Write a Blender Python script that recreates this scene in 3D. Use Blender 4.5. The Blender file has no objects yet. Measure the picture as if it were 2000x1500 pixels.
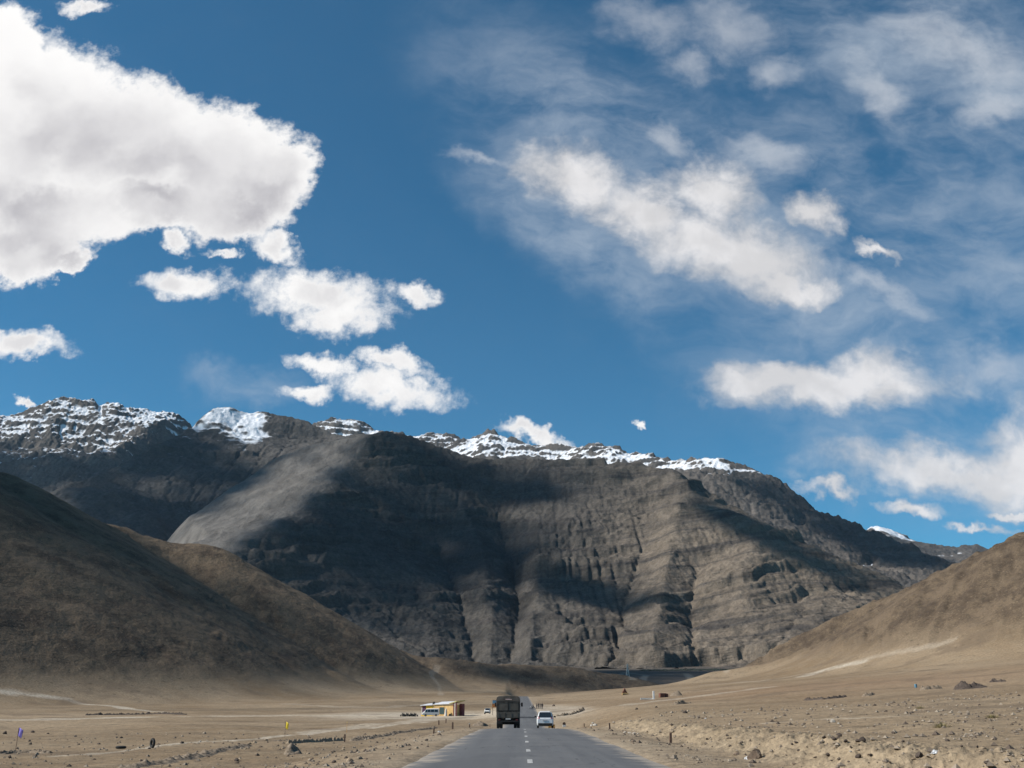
import bpy, bmesh, math, random
import numpy as np
from mathutils import Vector, Matrix
from mathutils.geometry import delaunay_2d_cdt

random.seed(7)
scene = bpy.context.scene
COL = scene.collection
R = math.radians

# ------------------------------------------------------------------ survey helpers
EYE = 1.7
PITCH = math.atan(632 / 2000)
CP, SP = math.cos(PITCH), math.sin(PITCH)


def ray(px, py):
    a, b = (px - 1000) / 2000, (750 - py) / 2000
    return np.array((a, CP - b * SP, SP + b * CP))


def at(px, py, D):
    """World point seen at a photo position, D metres away over the ground."""
    d = ray(px, py)
    s = D / math.hypot(d[0], d[1])
    return (d[0] * s, d[1] * s, EYE + d[2] * s)


# ------------------------------------------------------------------ noise (numpy)
def _hash(ix, iy, seed):
    h = (ix.astype(np.int64) * 374761393 + iy.astype(np.int64) * 668265263 + seed * 974634777) & 0xFFFFFFFF
    h = ((h ^ (h >> 13)) * 1274126177) & 0xFFFFFFFF
    return (h ^ (h >> 16)) & 0xFFFFFFFF


def perlin(x, y, seed=0):
    x0, y0 = np.floor(x), np.floor(y)
    fx, fy = x - x0, y - y0
    out = 0
    u = fx * fx * fx * (fx * (fx * 6 - 15) + 10)
    v = fy * fy * fy * (fy * (fy * 6 - 15) + 10)
    g = []
    for dx, dy in ((0, 0), (1, 0), (0, 1), (1, 1)):
        a = _hash(x0 + dx, y0 + dy, seed) * (2 * math.pi / 4294967296.0)
        g.append(np.cos(a) * (fx - dx) + np.sin(a) * (fy - dy))
    return 1.45 * ((g[0] * (1 - u) + g[1] * u) * (1 - v) + (g[2] * (1 - u) + g[3] * u) * v)


def fbm(x, y, oct=4, seed=0, gain=.5, lac=2.03):
    s, a, t = 0, 1.0, 0
    for i in range(oct):
        s = s + a * perlin(x, y, seed + i * 17)
        t += a
        a *= gain
        x = x * lac + 3.7
        y = y * lac - 1.9
    return s / t * 1.5


def ridged(x, y, oct=4, seed=0, gain=.5):
    s, a, t = 0, 1.0, 0
    for i in range(oct):
        s = s + a * (1 - 2 * np.abs(perlin(x, y, seed + i * 13)))
        t += a
        a *= gain
        x = x * 2.07 + 1.3
        y = y * 2.07 + 5.1
    return s / t


def smooth(a, b, x):
    t = np.clip((x - a) / (b - a), 0, 1)
    return t * t * (3 - 2 * t)


def smax(a, b, k):
    h = np.clip(.5 + .5 * (a - b) / k, 0, 1)
    return b * (1 - h) + a * h + k * h * (1 - h)


def interp(x, knots):
    xs, ys = zip(*knots)
    return np.interp(x, xs, ys)


def bilinear(grid, x0, y0, dx, x, y):
    ny, nx = grid.shape
    gx = np.clip((x - x0) / dx, 0, nx - 1.001)
    gy = np.clip((y - y0) / dx, 0, ny - 1.001)
    ix, iy = gx.astype(int), gy.astype(int)
    fx, fy = gx - ix, gy - iy
    return ((grid[iy, ix] * (1 - fx) + grid[iy, ix + 1] * fx) * (1 - fy)
            + (grid[iy + 1, ix] * (1 - fx) + grid[iy + 1, ix + 1] * fx) * fy)


def blur(z, n=1):
    for _ in range(n):
        p = np.pad(z, 1, mode='edge')
        z = (p[:-2, 1:-1] + p[2:, 1:-1] + p[1:-1, :-2] + p[1:-1, 2:] + 4 * p[1:-1, 1:-1]) / 8
    return z


def erode(z, dx, iters, K, m=.5, talus=.95, seed=0, a0=0.0):
    """Stream-power erosion (implicit, D8) with a slope limit."""
    ny, nx = z.shape
    n = ny * nx
    idx = np.arange(n).reshape(ny, nx)
    offs = [(-1, -1), (-1, 0), (-1, 1), (0, -1), (0, 1), (1, -1), (1, 0), (1, 1)]
    rng = np.random.RandomState(seed)
    for it in range(iters):
        zp = np.pad(z, 1, mode='edge')
        jit = 1 + .25 * rng.rand(ny, nx)
        best = np.zeros((ny, nx))
        rec = idx.copy()
        for dy, dxx in offs:
            nb = zp[1 + dy:1 + dy + ny, 1 + dxx:1 + dxx + nx]
            s = (z - nb) / (dx * math.hypot(dy, dxx)) * jit
            ok = s > best
            best = np.where(ok, s, best)
            rec = np.where(ok, np.roll(np.roll(idx, -dy, 0), -dxx, 1), rec)
        rec[0, :] = idx[0, :]; rec[-1, :] = idx[-1, :]; rec[:, 0] = idx[:, 0]; rec[:, -1] = idx[:, -1]
        order = np.argsort(-z.ravel(), kind='stable')
        ol = order.tolist()
        rl = rec.ravel().tolist()
        A = [dx * dx] * n
        for i in ol:
            r = rl[i]
            if r != i:
                A[r] += A[i]
        F = (np.ravel(K) / dx * np.maximum(np.array(A) - a0, 0) ** m).tolist()
        zl = z.ravel().tolist()
        for i in reversed(ol):
            r = rl[i]
            if r != i:
                f = F[i]
                zl[i] = (zl[i] + f * zl[r]) / (1 + f)
        z = np.array(zl).reshape(ny, nx)
        for _ in range(2):
            zp = np.pad(z, 1, mode='edge')
            d = np.zeros_like(z)
            for dy, dxx in offs:
                L = dx * math.hypot(dy, dxx)
                diff = z - zp[1 + dy:1 + dy + ny, 1 + dxx:1 + dxx + nx]
                d -= np.clip(diff - talus * L, 0, None) * .12
                d += np.clip(-diff - talus * L, 0, None) * .12
            z = z + d
    return z


# ------------------------------------------------------------------ mesh from a grid
def grid_mesh(name, P, mats, attrs=None, mask=None, smooth_shade=True, wrap=False):
    """P: (rows, cols, 3) points; mask: (rows-1, cols-1) faces kept. One mesh object."""
    ny, nx, _ = P.shape
    idx = np.arange(ny * nx).reshape(ny, nx)
    f = np.stack([idx[:-1, :-1], idx[:-1, 1:], idx[1:, 1:], idx[1:, :-1]], -1)
    f = f[mask] if mask is not None else f.reshape(-1, 4)
    used, inv = np.unique(f.ravel(), return_inverse=True)
    co = P.reshape(-1, 3)[used]
    me = bpy.data.meshes.new(name)
    me.vertices.add(len(co))
    me.vertices.foreach_set('co', co.astype(np.float32).ravel())
    me.loops.add(len(inv))
    me.loops.foreach_set('vertex_index', inv.astype(np.int32).ravel())
    me.polygons.add(len(f))
    me.polygons.foreach_set('loop_start', np.arange(0, len(f) * 4, 4, dtype=np.int32))
    if smooth_shade:
        me.polygons.foreach_set('use_smooth', np.ones(len(f), dtype=bool))
    for k, v in (attrs or {}).items():
        at_ = me.attributes.new(k, 'FLOAT', 'POINT')
        at_.data.foreach_set('value', v.ravel()[used].astype(np.float32))
    me.update(calc_edges=True)
    me.validate()
    o = bpy.data.objects.new(name, me)
    COL.objects.link(o)
    me.materials.append(mats)
    return o


# ------------------------------------------------------------------ node helper
class NB:
    def __init__(self, tree):
        self.t = tree
        tree.nodes.clear()

    def n(self, kind, ins=None, **props):
        nd = self.t.nodes.new(kind)
        for k, v in props.items():
            setattr(nd, k, v)
        for k, v in (ins or {}).items():
            s = nd.inputs[k]
            if isinstance(v, bpy.types.NodeSocket):
                self.t.links.new(v, s)
            else:
                s.default_value = v
        return nd

    def m(self, op, a, b=0.0, c=0.0, clamp=False):
        nd = self.n('ShaderNodeMath', {0: a, 1: b, 2: c}, operation=op, use_clamp=clamp)
        return nd.outputs[0]

    def v(self, op, a, b=(0, 0, 0), out=0, scale=None):
        ins = {0: a, 1: b}
        nd = self.n('ShaderNodeVectorMath', ins, operation=op)
        if scale is not None:
            if isinstance(scale, bpy.types.NodeSocket):
                self.t.links.new(scale, nd.inputs['Scale'])
            else:
                nd.inputs['Scale'].default_value = scale
        return nd.outputs[out]

    def noise(self, vec, scale, detail=4, rough=.5, dist=0.0, out=0, lac=2.0):
        nd = self.n('ShaderNodeTexNoise', {'Vector': vec, 'Scale': scale, 'Detail': detail,
                                           'Roughness': rough, 'Distortion': dist, 'Lacunarity': lac})
        return nd.outputs[out]

    def mr(self, x, a, b, c=0.0, d=1.0, kind='SMOOTHSTEP'):
        nd = self.n('ShaderNodeMapRange', {0: x, 1: a, 2: b, 3: c, 4: d}, interpolation_type=kind, clamp=True) \
            if kind != 'LINEAR' else self.n('ShaderNodeMapRange', {0: x, 1: a, 2: b, 3: c, 4: d}, clamp=True)
        return nd.outputs[0]

    def mix(self, f, a, b, blend='MIX'):
        nd = self.n('ShaderNodeMix', data_type='RGBA', blend_type=blend)
        for s, v in ((nd.inputs[0], f), (nd.inputs[6], a), (nd.inputs[7], b)):
            if isinstance(v, bpy.types.NodeSocket):
                self.t.links.new(v, s)
            else:
                s.default_value = (v[0], v[1], v[2], 1) if isinstance(v, tuple) else v
        return nd.outputs[2]

    def attr(self, name):
        return self.n('ShaderNodeAttribute', attribute_name=name).outputs['Fac']

    def out(self, surf, disp=None):
        o = self.n('ShaderNodeOutputMaterial')
        self.t.links.new(surf, o.inputs[0])
        return o


def new_mat(name):
    m = bpy.data.materials.new(name)
    m.use_nodes = True
    return m, NB(m.node_tree)


def simple_mat(name, col, rough=.6, metal=0.0, var=.15, scale=3.0, bump=0.0, spec=.5, coat=0.0):
    """A painted / rough surface with a little procedural mottling."""
    m, b = new_mat(name)
    tc = b.n('ShaderNodeTexCoord').outputs['Object']
    ns = b.noise(tc, scale, 5, .6)
    f = b.mr(ns, .3, .7, 1 - var, 1 + var)
    c = b.v('SCALE', tuple(col), scale=f)
    p = b.n('ShaderNodeBsdfPrincipled', {'Base Color': c, 'Roughness': rough, 'Metallic': metal,
                                         'Specular IOR Level': spec, 'Coat Weight': coat})
    if bump:
        bp = b.n('ShaderNodeBump', {'Height': b.noise(tc, scale * 4, 4), 'Strength': bump, 'Distance': .05})
        b.t.links.new(bp.outputs[0], p.inputs['Normal'])
    b.out(p.outputs[0])
    return m
# ------------------------------------------------------------------ ground height
ROAD_PROFILE = [(-400, 3), (-60, .6), (0, 0), (60, 0), (84, -.01), (97, -.10), (108, -.28), (120, -.85), (132, -1.6), (165, -2.75),
                (190, -2.5), (220, -1.55), (260, -.85), (340, 1.3), (450, 3.5), (600, 6.6), (700, 8.4), (760, 9.3),
                (860, 6), (1000, -2), (1200, 5), (1500, 41), (2300, 86), (2700, 92), (40000, 120)]
LEFT_PROFILE = [(0, -.5), (30, -.9), (60, -1.3), (100, -1.75), (200, -1.7), (330, -.75), (430, 1.0), (520, 3.4), (650, 8),
                (800, 13), (1000, 12), (1200, 10), (1500, 41), (2300, 86), (2700, 92), (40000, 120)]
RIGHT_PROFILE = [(0, .0), (60, -.05), (100, -.1), (200, .5), (340, 1.6), (450, 3.5), (600, 6.6), (700, 9.0), (770, 10.8),
                 (860, 7), (1000, -2), (1200, 5), (1500, 41), (2300, 86), (2700, 92), (40000, 120)]
_ys = np.arange(-400, 1500, 2.0)
_rz = np.interp(_ys, *zip(*ROAD_PROFILE))
for _ in range(12):
    _rz[1:-1] = (_rz[:-2] + 2 * _rz[1:-1] + _rz[2:]) / 4


def road_z(y):
    return np.interp(y, _ys, _rz)


def road_x(y):
    return .45 + .0088 * y


def poly_ridge(x, y, pts, s, c=6.0):
    """Roof-like height around a 3D ridge polyline."""
    best = np.full(np.shape(x), -1e9)
    P = [at(*p) for p in pts]
    for (x0, y0, z0), (x1, y1, z1) in zip(P[:-1], P[1:]):
        dx, dy = x1 - x0, y1 - y0
        L2 = dx * dx + dy * dy + 1e-9
        t = np.clip(((x - x0) * dx + (y - y0) * dy) / L2, 0, 1)
        d = np.hypot(x - x0 - t * dx, y - y0 - t * dy)
        h = z0 + t * (z1 - z0) - s * (np.sqrt(d * d + c * c) - c)
        best = np.maximum(best, h)
    return best


LEFT_RIDGE = [(-2200, 560, 800), (-700, 700, 850), (-250, 812, 880), (0, 925, 900), (60, 952, 920), (100, 973, 930), (190, 1022, 950)]
LEFT_BACK = [(100, 985, 1000), (180, 1020, 1000), (240, 1030, 1000), (280, 1047, 1000), (340, 1060, 995), (420, 1070, 990), (470, 1096, 985), (560, 1160, 980),
             (640, 1215, 985), (720, 1255, 995), (800, 1280, 1010)]
LEFT_SPUR = [(190, 1022, 950), (240, 1070, 915), (290, 1110, 893), (400, 1183, 858), (520, 1252, 818), (640, 1310, 770)]
LEFT_SPUR2 = [(0, 925, 900), (40, 1080, 720), (60, 1200, 610), (80, 1290, 540)]
LOW_SPUR = [(720, 1262, 1010), (800, 1280, 1010), (950, 1295, 1030), (1100, 1305, 1060), (1200, 1318, 1080), (1245, 1337, 1090)]
RIGHT_RIDGE = [(3600, 520, 700), (2600, 800, 700), (2300, 912, 700), (2080, 1008, 702), (2000, 1042, 705), (1950, 1066, 712), (1900, 1085, 720),
               (1850, 1112, 728), (1790, 1150, 738), (1730, 1187, 745), (1660, 1226, 755), (1580, 1268, 765), (1500, 1303, 775), (1400, 1322, 780)]
RIGHT_BACK = [(1900, 1085, 990), (1780, 1145, 990), (1730, 1168, 990), (1640, 1200, 995), (1560, 1240, 1000), (1510, 1272, 1000), (1450, 1304, 1000)]



def plain_z(x, y):
    r = np.hypot(x, y)
    u = x - road_x(y)
    zr = np.where(r < 700, road_z(np.clip(y, -390, 1400)), interp(r, ROAD_PROFILE))
    zl = interp(r, LEFT_PROFILE)
    zR = interp(r, RIGHT_PROFILE)
    near = 1 - smooth(95, 150, r)
    bank = near * .62 * smooth(8.2, 10.6, u + .9 * fbm(x * .18, y * .18, 3, 5)) - near * .15 * np.exp(-((u - 7.2) / 1.2) ** 2)
    lat = np.clip(u - 12, 0, None)
    rise = (.062 * lat + .00012 * lat ** 2 * smooth(60, 200, r)) * (1 - smooth(760, 1000, r))
    zR = zR + bank + np.minimum(rise, 70)
    wl = smooth(4.6, 15, -u)
    wr = smooth(5.0, 9.0 + 14 * smooth(100, 180, r), u)
    z = zr * (1 - wl) * (1 - wr) + zl * wl + zR * wr
    off = smooth(4.2, 7.5, np.abs(u))
    z = z + off * (.10 * fbm(x / 7, y / 7, 3, 1) + .05 * fbm(x / 1.7, y / 1.7, 2, 2)) * (1 - .4 * smooth(150, 400, r))
    z = z + off * smooth(45, 200, r) * .55 * fbm(x / 38, y / 38, 3, 3)
    bk = near * smooth(7.4, 9.0, u) * (1 - smooth(11.0, 13.0, u))
    z = z + bk * (.34 * ridged(x / 1.3, y / 1.7, 4, 12, .6) - .16)
    return z - .12 * (1 - smooth(3.6, 4.6, np.abs(u)))


def hill_raw(x, y):
    w = 22 * fbm(x / 150, y / 150, 3, 40)
    w2 = 22 * fbm(x / 150, y / 150, 3, 41)
    xx, yy = x + w * .6, y + w2 * .6
    h = poly_ridge(x + w * .15, y, LEFT_RIDGE, .56)
    h = np.maximum(h, poly_ridge(x, y + w2 * .2, LEFT_BACK, .56))
    h = np.maximum(h, poly_ridge(xx, yy, LEFT_SPUR, .62))
    h = np.maximum(h, poly_ridge(xx, y, LOW_SPUR, .32, 12))
    hr = poly_ridge(x, y, RIGHT_RIDGE, .63, 6)
    hr = np.maximum(hr, poly_ridge(x, y, RIGHT_BACK, .85, 5))
    return h, hr


EX0, EY0, EDX = -1300.0, 120.0, 6.5
_gx = np.arange(EX0, 1100, EDX)
_gy = np.arange(EY0, 1500, EDX)
_X, _Y = np.meshgrid(_gx, _gy)
_h, _hr = hill_raw(_X, _Y)
_pz = plain_z(_X, _Y)
_z0 = smax(smax(_pz, _h, 16), _hr, 20)
_wt = smooth(2, 30, _z0 - _pz)
_zn = _z0 + _wt * (2.6 * fbm(_X / 70, _Y / 70, 4, 50) + .8 * np.random.RandomState(3).rand(*_X.shape))
_ze = erode(_zn, EDX, 22, .0013, .5, .75, 1, 200)
HDIFF = blur((_ze - _z0) * smooth(5, 26, _z0 - _pz), 1)

HDIFF = HDIFF * (1 - np.exp(-((_X + 4) / 42) ** 2 - ((_Y - 925) / 60) ** 2))


def ground_parts(x, y):
    p = plain_z(x, y)
    h, hr = hill_raw(x, y)
    a = smax(p, h, 16)
    z = smax(a, hr, 20)
    lift = z - p
    inside = ((x > EX0 + 20) & (x < 1070) & (y > EY0 + 20) & (y < 1470))
    z = z + np.where(inside, bilinear(HDIFF, EX0, EY0, EDX, x, y), 0)
    wt = smooth(1, 25, lift)
    z = z + wt * (1.1 * fbm(x / 26, y / 26, 4, 60) + .5 * ridged(x / 9, y / 9, 3, 61))
    oc = smooth(.28, .75, fbm(x / 75, y / 75, 3, 66)) * smooth(8, 40, lift)
    z = z + oc * 2.6 * np.clip(ridged(x / 11, y / 11, 3, 67), 0, 1)
    rl = smooth(2, 18, hr - p) * smooth(-4, 4, hr - h)
    wx = x + 14 * fbm(x / 60, y / 60, 3, 72)
    z = z + rl * (2.5 * fbm((wx * .8 - y * .6) / 13, (x * .6 + y * .8) / 120, 4, 70) + .7 * fbm(x / 14, y / 14, 3, 71))
    return z, p, h, hr, lift


def H(x, y):
    return ground_parts(np.asarray(x, float), np.asarray(y, float))[0]


_tt = np.concatenate([np.arange(8, 140, .1), np.arange(140, 600, .5), np.arange(600, 2400, 2.0)])


def ground_at(px, py, dmin=8):
    """First ground point met by the sight line through a photo position."""
    d = ray(px, py)
    hd = math.hypot(d[0], d[1])
    X, Y = d[0] / hd * _tt, d[1] / hd * _tt
    Z = EYE + d[2] / hd * _tt
    under = (Z <= H(X, Y)) & (_tt > dmin)
    if not under.any():
        return None
    i = int(np.argmax(under))
    return (X[i], Y[i], float(H(X[i:i + 1], Y[i:i + 1])[0]), _tt[i])


def on_ground(x, y):
    return float(H(np.array([x]), np.array([y]))[0])


# ------------------------------------------------------------------ ground sheet (split into ground, hill, hillside)
az = np.radians(np.concatenate([np.arange(-180, -36, 6), np.arange(-34, 34.01, .066), np.arange(36, 181, 6)]))
rr = np.concatenate([[.3, 2, 5, 8], np.geomspace(11, 1480, 760), np.linspace(1490, 2700, 70), np.geomspace(2900, 12200, 12)])
A_, R_ = np.meshgrid(az, rr)
GX, GY = np.sin(A_) * R_, np.cos(A_) * R_
GZ, GP, GH, GHR, GL = ground_parts(GX, GY)


def track_mask(paths):
    m = np.zeros_like(GX)
    for pts, w, strength in paths:
        W = []
        for p in pts:
            g = ground_at(*p)
            if g:
                W.append(g)
        for a, b in zip(W[:-1], W[1:]):
            x0, y0, x1, y1 = a[0], a[1], b[0], b[1]
            dx, dy = x1 - x0, y1 - y0
            L2 = dx * dx + dy * dy + 1e-9
            wmax = w * max(a[3], b[3]) / 100 + 1
            bb = (GX > min(x0, x1) - 4 * wmax) & (GX < max(x0, x1) + 4 * wmax) & (GY > min(y0, y1) - 4 * wmax) & (GY < max(y0, y1) + 4 * wmax)
            if not bb.any():
                continue
            gx, gy = GX[bb], GY[bb]
            t = np.clip(((gx - x0) * dx + (gy - y0) * dy) / L2, 0, 1)
            dd = np.hypot(gx - x0 - t * dx, gy - y0 - t * dy)
            wl = w * (a[3] + t * (b[3] - a[3])) / 100
            dd = dd + wl * .5 * fbm(gx / (wl * 4 + 1), gy / (wl * 4 + 1), 2, 77)
            m[bb] = np.maximum(m[bb], strength * (1 - smooth(wl * .4, wl, dd)))
    return m


TRACK = track_mask([
    ([(-60, 1343), (0, 1350), (130, 1365), (200, 1377), (250, 1385), (330, 1394)], .75, .9),
    ([(-60, 1404), (60, 1406), (180, 1403), (350, 1400)], 2.2, .8),
    ([(440, 1400), (520, 1398), (640, 1398), (730, 1396), (840, 1394)], 3.2, .55),
    ([(100, 1478), (190, 1472), (250, 1466), (300, 1459), (390, 1449), (500, 1444), (640, 1428), (740, 1420), (830, 1411)], .8, .75),
    ([(600, 1432), (700, 1420), (790, 1411), (850, 1404)], 1.6, .6),
    ([(1370, 1338), (1480, 1331), (1560, 1318), (1640, 1304), (1700, 1286), (1780, 1270), (1860, 1252)], .7, .35),
    ([(1570, 1321), (1610, 1309), (1650, 1300), (1685, 1293)], 1.0, .9),
    ([(1090, 1400), (1150, 1388), (1300, 1368), (1420, 1352), (1500, 1342)], 1.3, .5),
    ([(1500, 1412), (1620, 1404), (1750, 1398), (1900, 1396)], 1.2, .35),
    ([(1235, 1327), (1262, 1319), (1340, 1316), (1420, 1313)], .5, .4),
    ([(1150, 1310), (1220, 1313), (1262, 1319)], .4, .3),
    ([(855, 1300), (842, 1318), (858, 1340), (862, 1358)], .35, .3),
    ([(560, 1375), (640, 1380), (760, 1382), (850, 1375)], 1.2, .35),
])
# pale trodden lot round the roadside house and the lay-by
_dz = np.exp(-(((GX + 26) / 34) ** 2 + ((GY - 330) / 62) ** 2) ** 2) * (GX < 3)
_dz2 = np.exp(-(((GX - 14) / 9) ** 2 + ((GY - 330) / 80) ** 2) ** 2) * (GX > 3)
DUST = np.clip(.9 * _dz + .75 * _dz2 + .35 * np.exp(-((GX - road_x(GY)) / 8.0) ** 2) * (GY > 0) * (GY < 700), 0, 1)
U_ = GX - road_x(GY)
BANK = ((1 - smooth(95, 150, R_)) * smooth(7.6, 8.8, U_) * (1 - smooth(10.4, 12.0, U_))) * (GY > 0)
_k = 3
RED = np.clip(np.exp(-(((GX - 105) / 60) ** 2 + ((GY - 330) / 130) ** 2)), 0, 1)


def ground_material():
    m, b = new_mat('dry_gravel_ground')
    pos = b.n('ShaderNodeNewGeometry').outputs['Position']
    lift, tr, du, bank, red = (b.attr(k) for k in ('lift', 'track', 'dust', 'bank', 'red'))
    big = b.noise(pos, .012, 5, .55)
    mid = b.noise(pos, .11, 5, .6)
    fine = b.noise(pos, 1.1, 6, .7)
    grit = b.noise(pos, 6.0, 3, .7)
    c = b.mix(b.mr(big, .35, .65), (.195, .138, .083), (.29, .218, .142))
    c = b.mix(b.mr(mid, .4, .7, 0, .55), c, (.255, .198, .132))
    c = b.mix(b.m('MULTIPLY', red, .5), c, (.22, .135, .08))
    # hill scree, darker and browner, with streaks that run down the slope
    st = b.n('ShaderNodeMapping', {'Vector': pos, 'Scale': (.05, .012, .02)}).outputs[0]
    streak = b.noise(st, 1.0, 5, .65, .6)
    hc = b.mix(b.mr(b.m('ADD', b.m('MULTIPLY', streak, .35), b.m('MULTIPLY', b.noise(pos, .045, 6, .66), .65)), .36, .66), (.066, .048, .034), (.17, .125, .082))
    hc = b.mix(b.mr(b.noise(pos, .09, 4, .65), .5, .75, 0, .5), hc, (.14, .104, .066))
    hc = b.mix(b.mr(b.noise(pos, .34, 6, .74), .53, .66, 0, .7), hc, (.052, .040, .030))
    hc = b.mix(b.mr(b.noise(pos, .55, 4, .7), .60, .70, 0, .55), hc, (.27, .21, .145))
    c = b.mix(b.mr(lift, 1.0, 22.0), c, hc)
    c = b.mix(bank, c, (.27, .205, .132))
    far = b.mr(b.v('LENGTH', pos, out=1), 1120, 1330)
    c = b.mix(b.m('MULTIPLY', far, .88), c, b.mix(b.mr(mid, .35, .65), (.045, .042, .042), (.085, .078, .070)))  # far terrace painted near-black to deepen its cloud shade
    dn = b.m('MULTIPLY', du, b.mr(mid, .25, .6, .45, 1.0))
    c = b.mix(dn, c, (.46, .395, .31))
    c = b.mix(b.m('MULTIPLY', tr, b.mr(fine, .3, .6, .6, 1.0)), c, (.45, .39, .31))
    k = b.m('MULTIPLY', b.mr(fine, .25, .75, .58, 1.42, 'LINEAR'), b.mr(grit, .25, .75, .7, 1.3, 'LINEAR'))
    c = b.v('SCALE', c, scale=k)
    # pebble patches and shrub dots
    zone = b.noise(pos, .045, 4, .6)
    c = b.mix(b.mr(zone, .5, .68, 0, .55), c, (.125, .092, .064))
    vs_ = b.n('ShaderNodeTexVoronoi', {'Vector': pos, 'Scale': .16}, feature='F1')
    dots = b.m('MULTIPLY', b.mr(vs_.outputs['Distance'], .07, .2, 1, 0), b.mr(big, .4, .55))
    c = b.mix(b.m('MULTIPLY', dots, .55), c, (.06, .05, .033))
    vo = b.n('ShaderNodeTexVoronoi', {'Vector': pos, 'Scale': 1.5}, feature='F1')
    peb = b.m('MULTIPLY', b.mr(vo.outputs['Distance'], .10, .2, 1, 0), b.mr(b.noise(pos, .25, 3), .42, .62))
    c = b.mix(b.m('MULTIPLY', peb, .55), c, (.05, .04, .035))
    p = b.n('ShaderNodeBsdfPrincipled', {'Base Color': c, 'Roughness': .95, 'Specular IOR Level': .15})
    h = b.m('ADD', b.m('MULTIPLY', fine, .22), b.m('MULTIPLY', grit, .06))
    h = b.m('ADD', h, b.m('MULTIPLY', mid, .5))
    h = b.m('ADD', h, b.m('MULTIPLY', b.m('MULTIPLY', b.noise(pos, .07, 6, .68), b.mr(lift, 1.0, 30.0)), 3.5))
    bp = b.n('ShaderNodeBump', {'Height': h, 'Strength': .9, 'Distance': 1.0})
    b.t.links.new(bp.outputs[0], p.inputs['Normal'])
    b.out(p.outputs[0])
    return m


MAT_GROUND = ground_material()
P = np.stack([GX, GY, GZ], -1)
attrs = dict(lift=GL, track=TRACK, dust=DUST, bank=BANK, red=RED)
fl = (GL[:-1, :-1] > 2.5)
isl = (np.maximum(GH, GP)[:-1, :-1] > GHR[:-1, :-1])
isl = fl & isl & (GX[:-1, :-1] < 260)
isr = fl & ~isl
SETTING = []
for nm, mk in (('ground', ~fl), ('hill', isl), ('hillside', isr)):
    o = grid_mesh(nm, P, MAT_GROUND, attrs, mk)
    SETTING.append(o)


# ------------------------------------------------------------------ mountains
def tin(points, X, Y, edges=()):
    pts = [Vector((p[0], p[1])) for p in points]
    zs = [p[2] for p in points]
    res = delaunay_2d_cdt(pts, list(edges), [], 0, 1e-4)
    vs, faces, orig = res[0], res[2], res[3]
    zz = [zs[o[0]] if o else float(np.interp(0, [0], [min(zs)])) for o in orig]
    Z = np.full(X.shape, np.nan)
    x0, y0, dx = X[0, 0], Y[0, 0], X[0, 1] - X[0, 0]
    for f in faces:
        for k in range(1, len(f) - 1):
            a, b_, c = f[0], f[k], f[k + 1]
            (ax, ay), (bx, by), (cx, cy) = vs[a], vs[b_], vs[c]
            i0 = max(int((min(ax, bx, cx) - x0) / dx), 0); i1 = min(int((max(ax, bx, cx) - x0) / dx) + 2, X.shape[1])
            j0 = max(int((min(ay, by, cy) - y0) / dx), 0); j1 = min(int((max(ay, by, cy) - y0) / dx) + 2, X.shape[0])
            if i1 <= i0 or j1 <= j0:
                continue
            xs, ys = X[j0:j1, i0:i1], Y[j0:j1, i0:i1]
            det = (by - cy) * (ax - cx) + (cx - bx) * (ay - cy)
            if abs(det) < 1e-6:
                continue
            l1 = ((by - cy) * (xs - cx) + (cx - bx) * (ys - cy)) / det
            l2 = ((cy - ay) * (xs - cx) + (ax - cx) * (ys - cy)) / det
            l3 = 1 - l1 - l2
            ins = (l1 >= -1e-6) & (l2 >= -1e-6) & (l3 >= -1e-6)
            zz_ = l1 * zz[a] + l2 * zz[b_] + l3 * zz[c]
            sub = Z[j0:j1, i0:i1]
            sub[ins] = zz_[ins]
    lo = min(zs)
    return np.where(np.isnan(Z), lo, Z)


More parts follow.
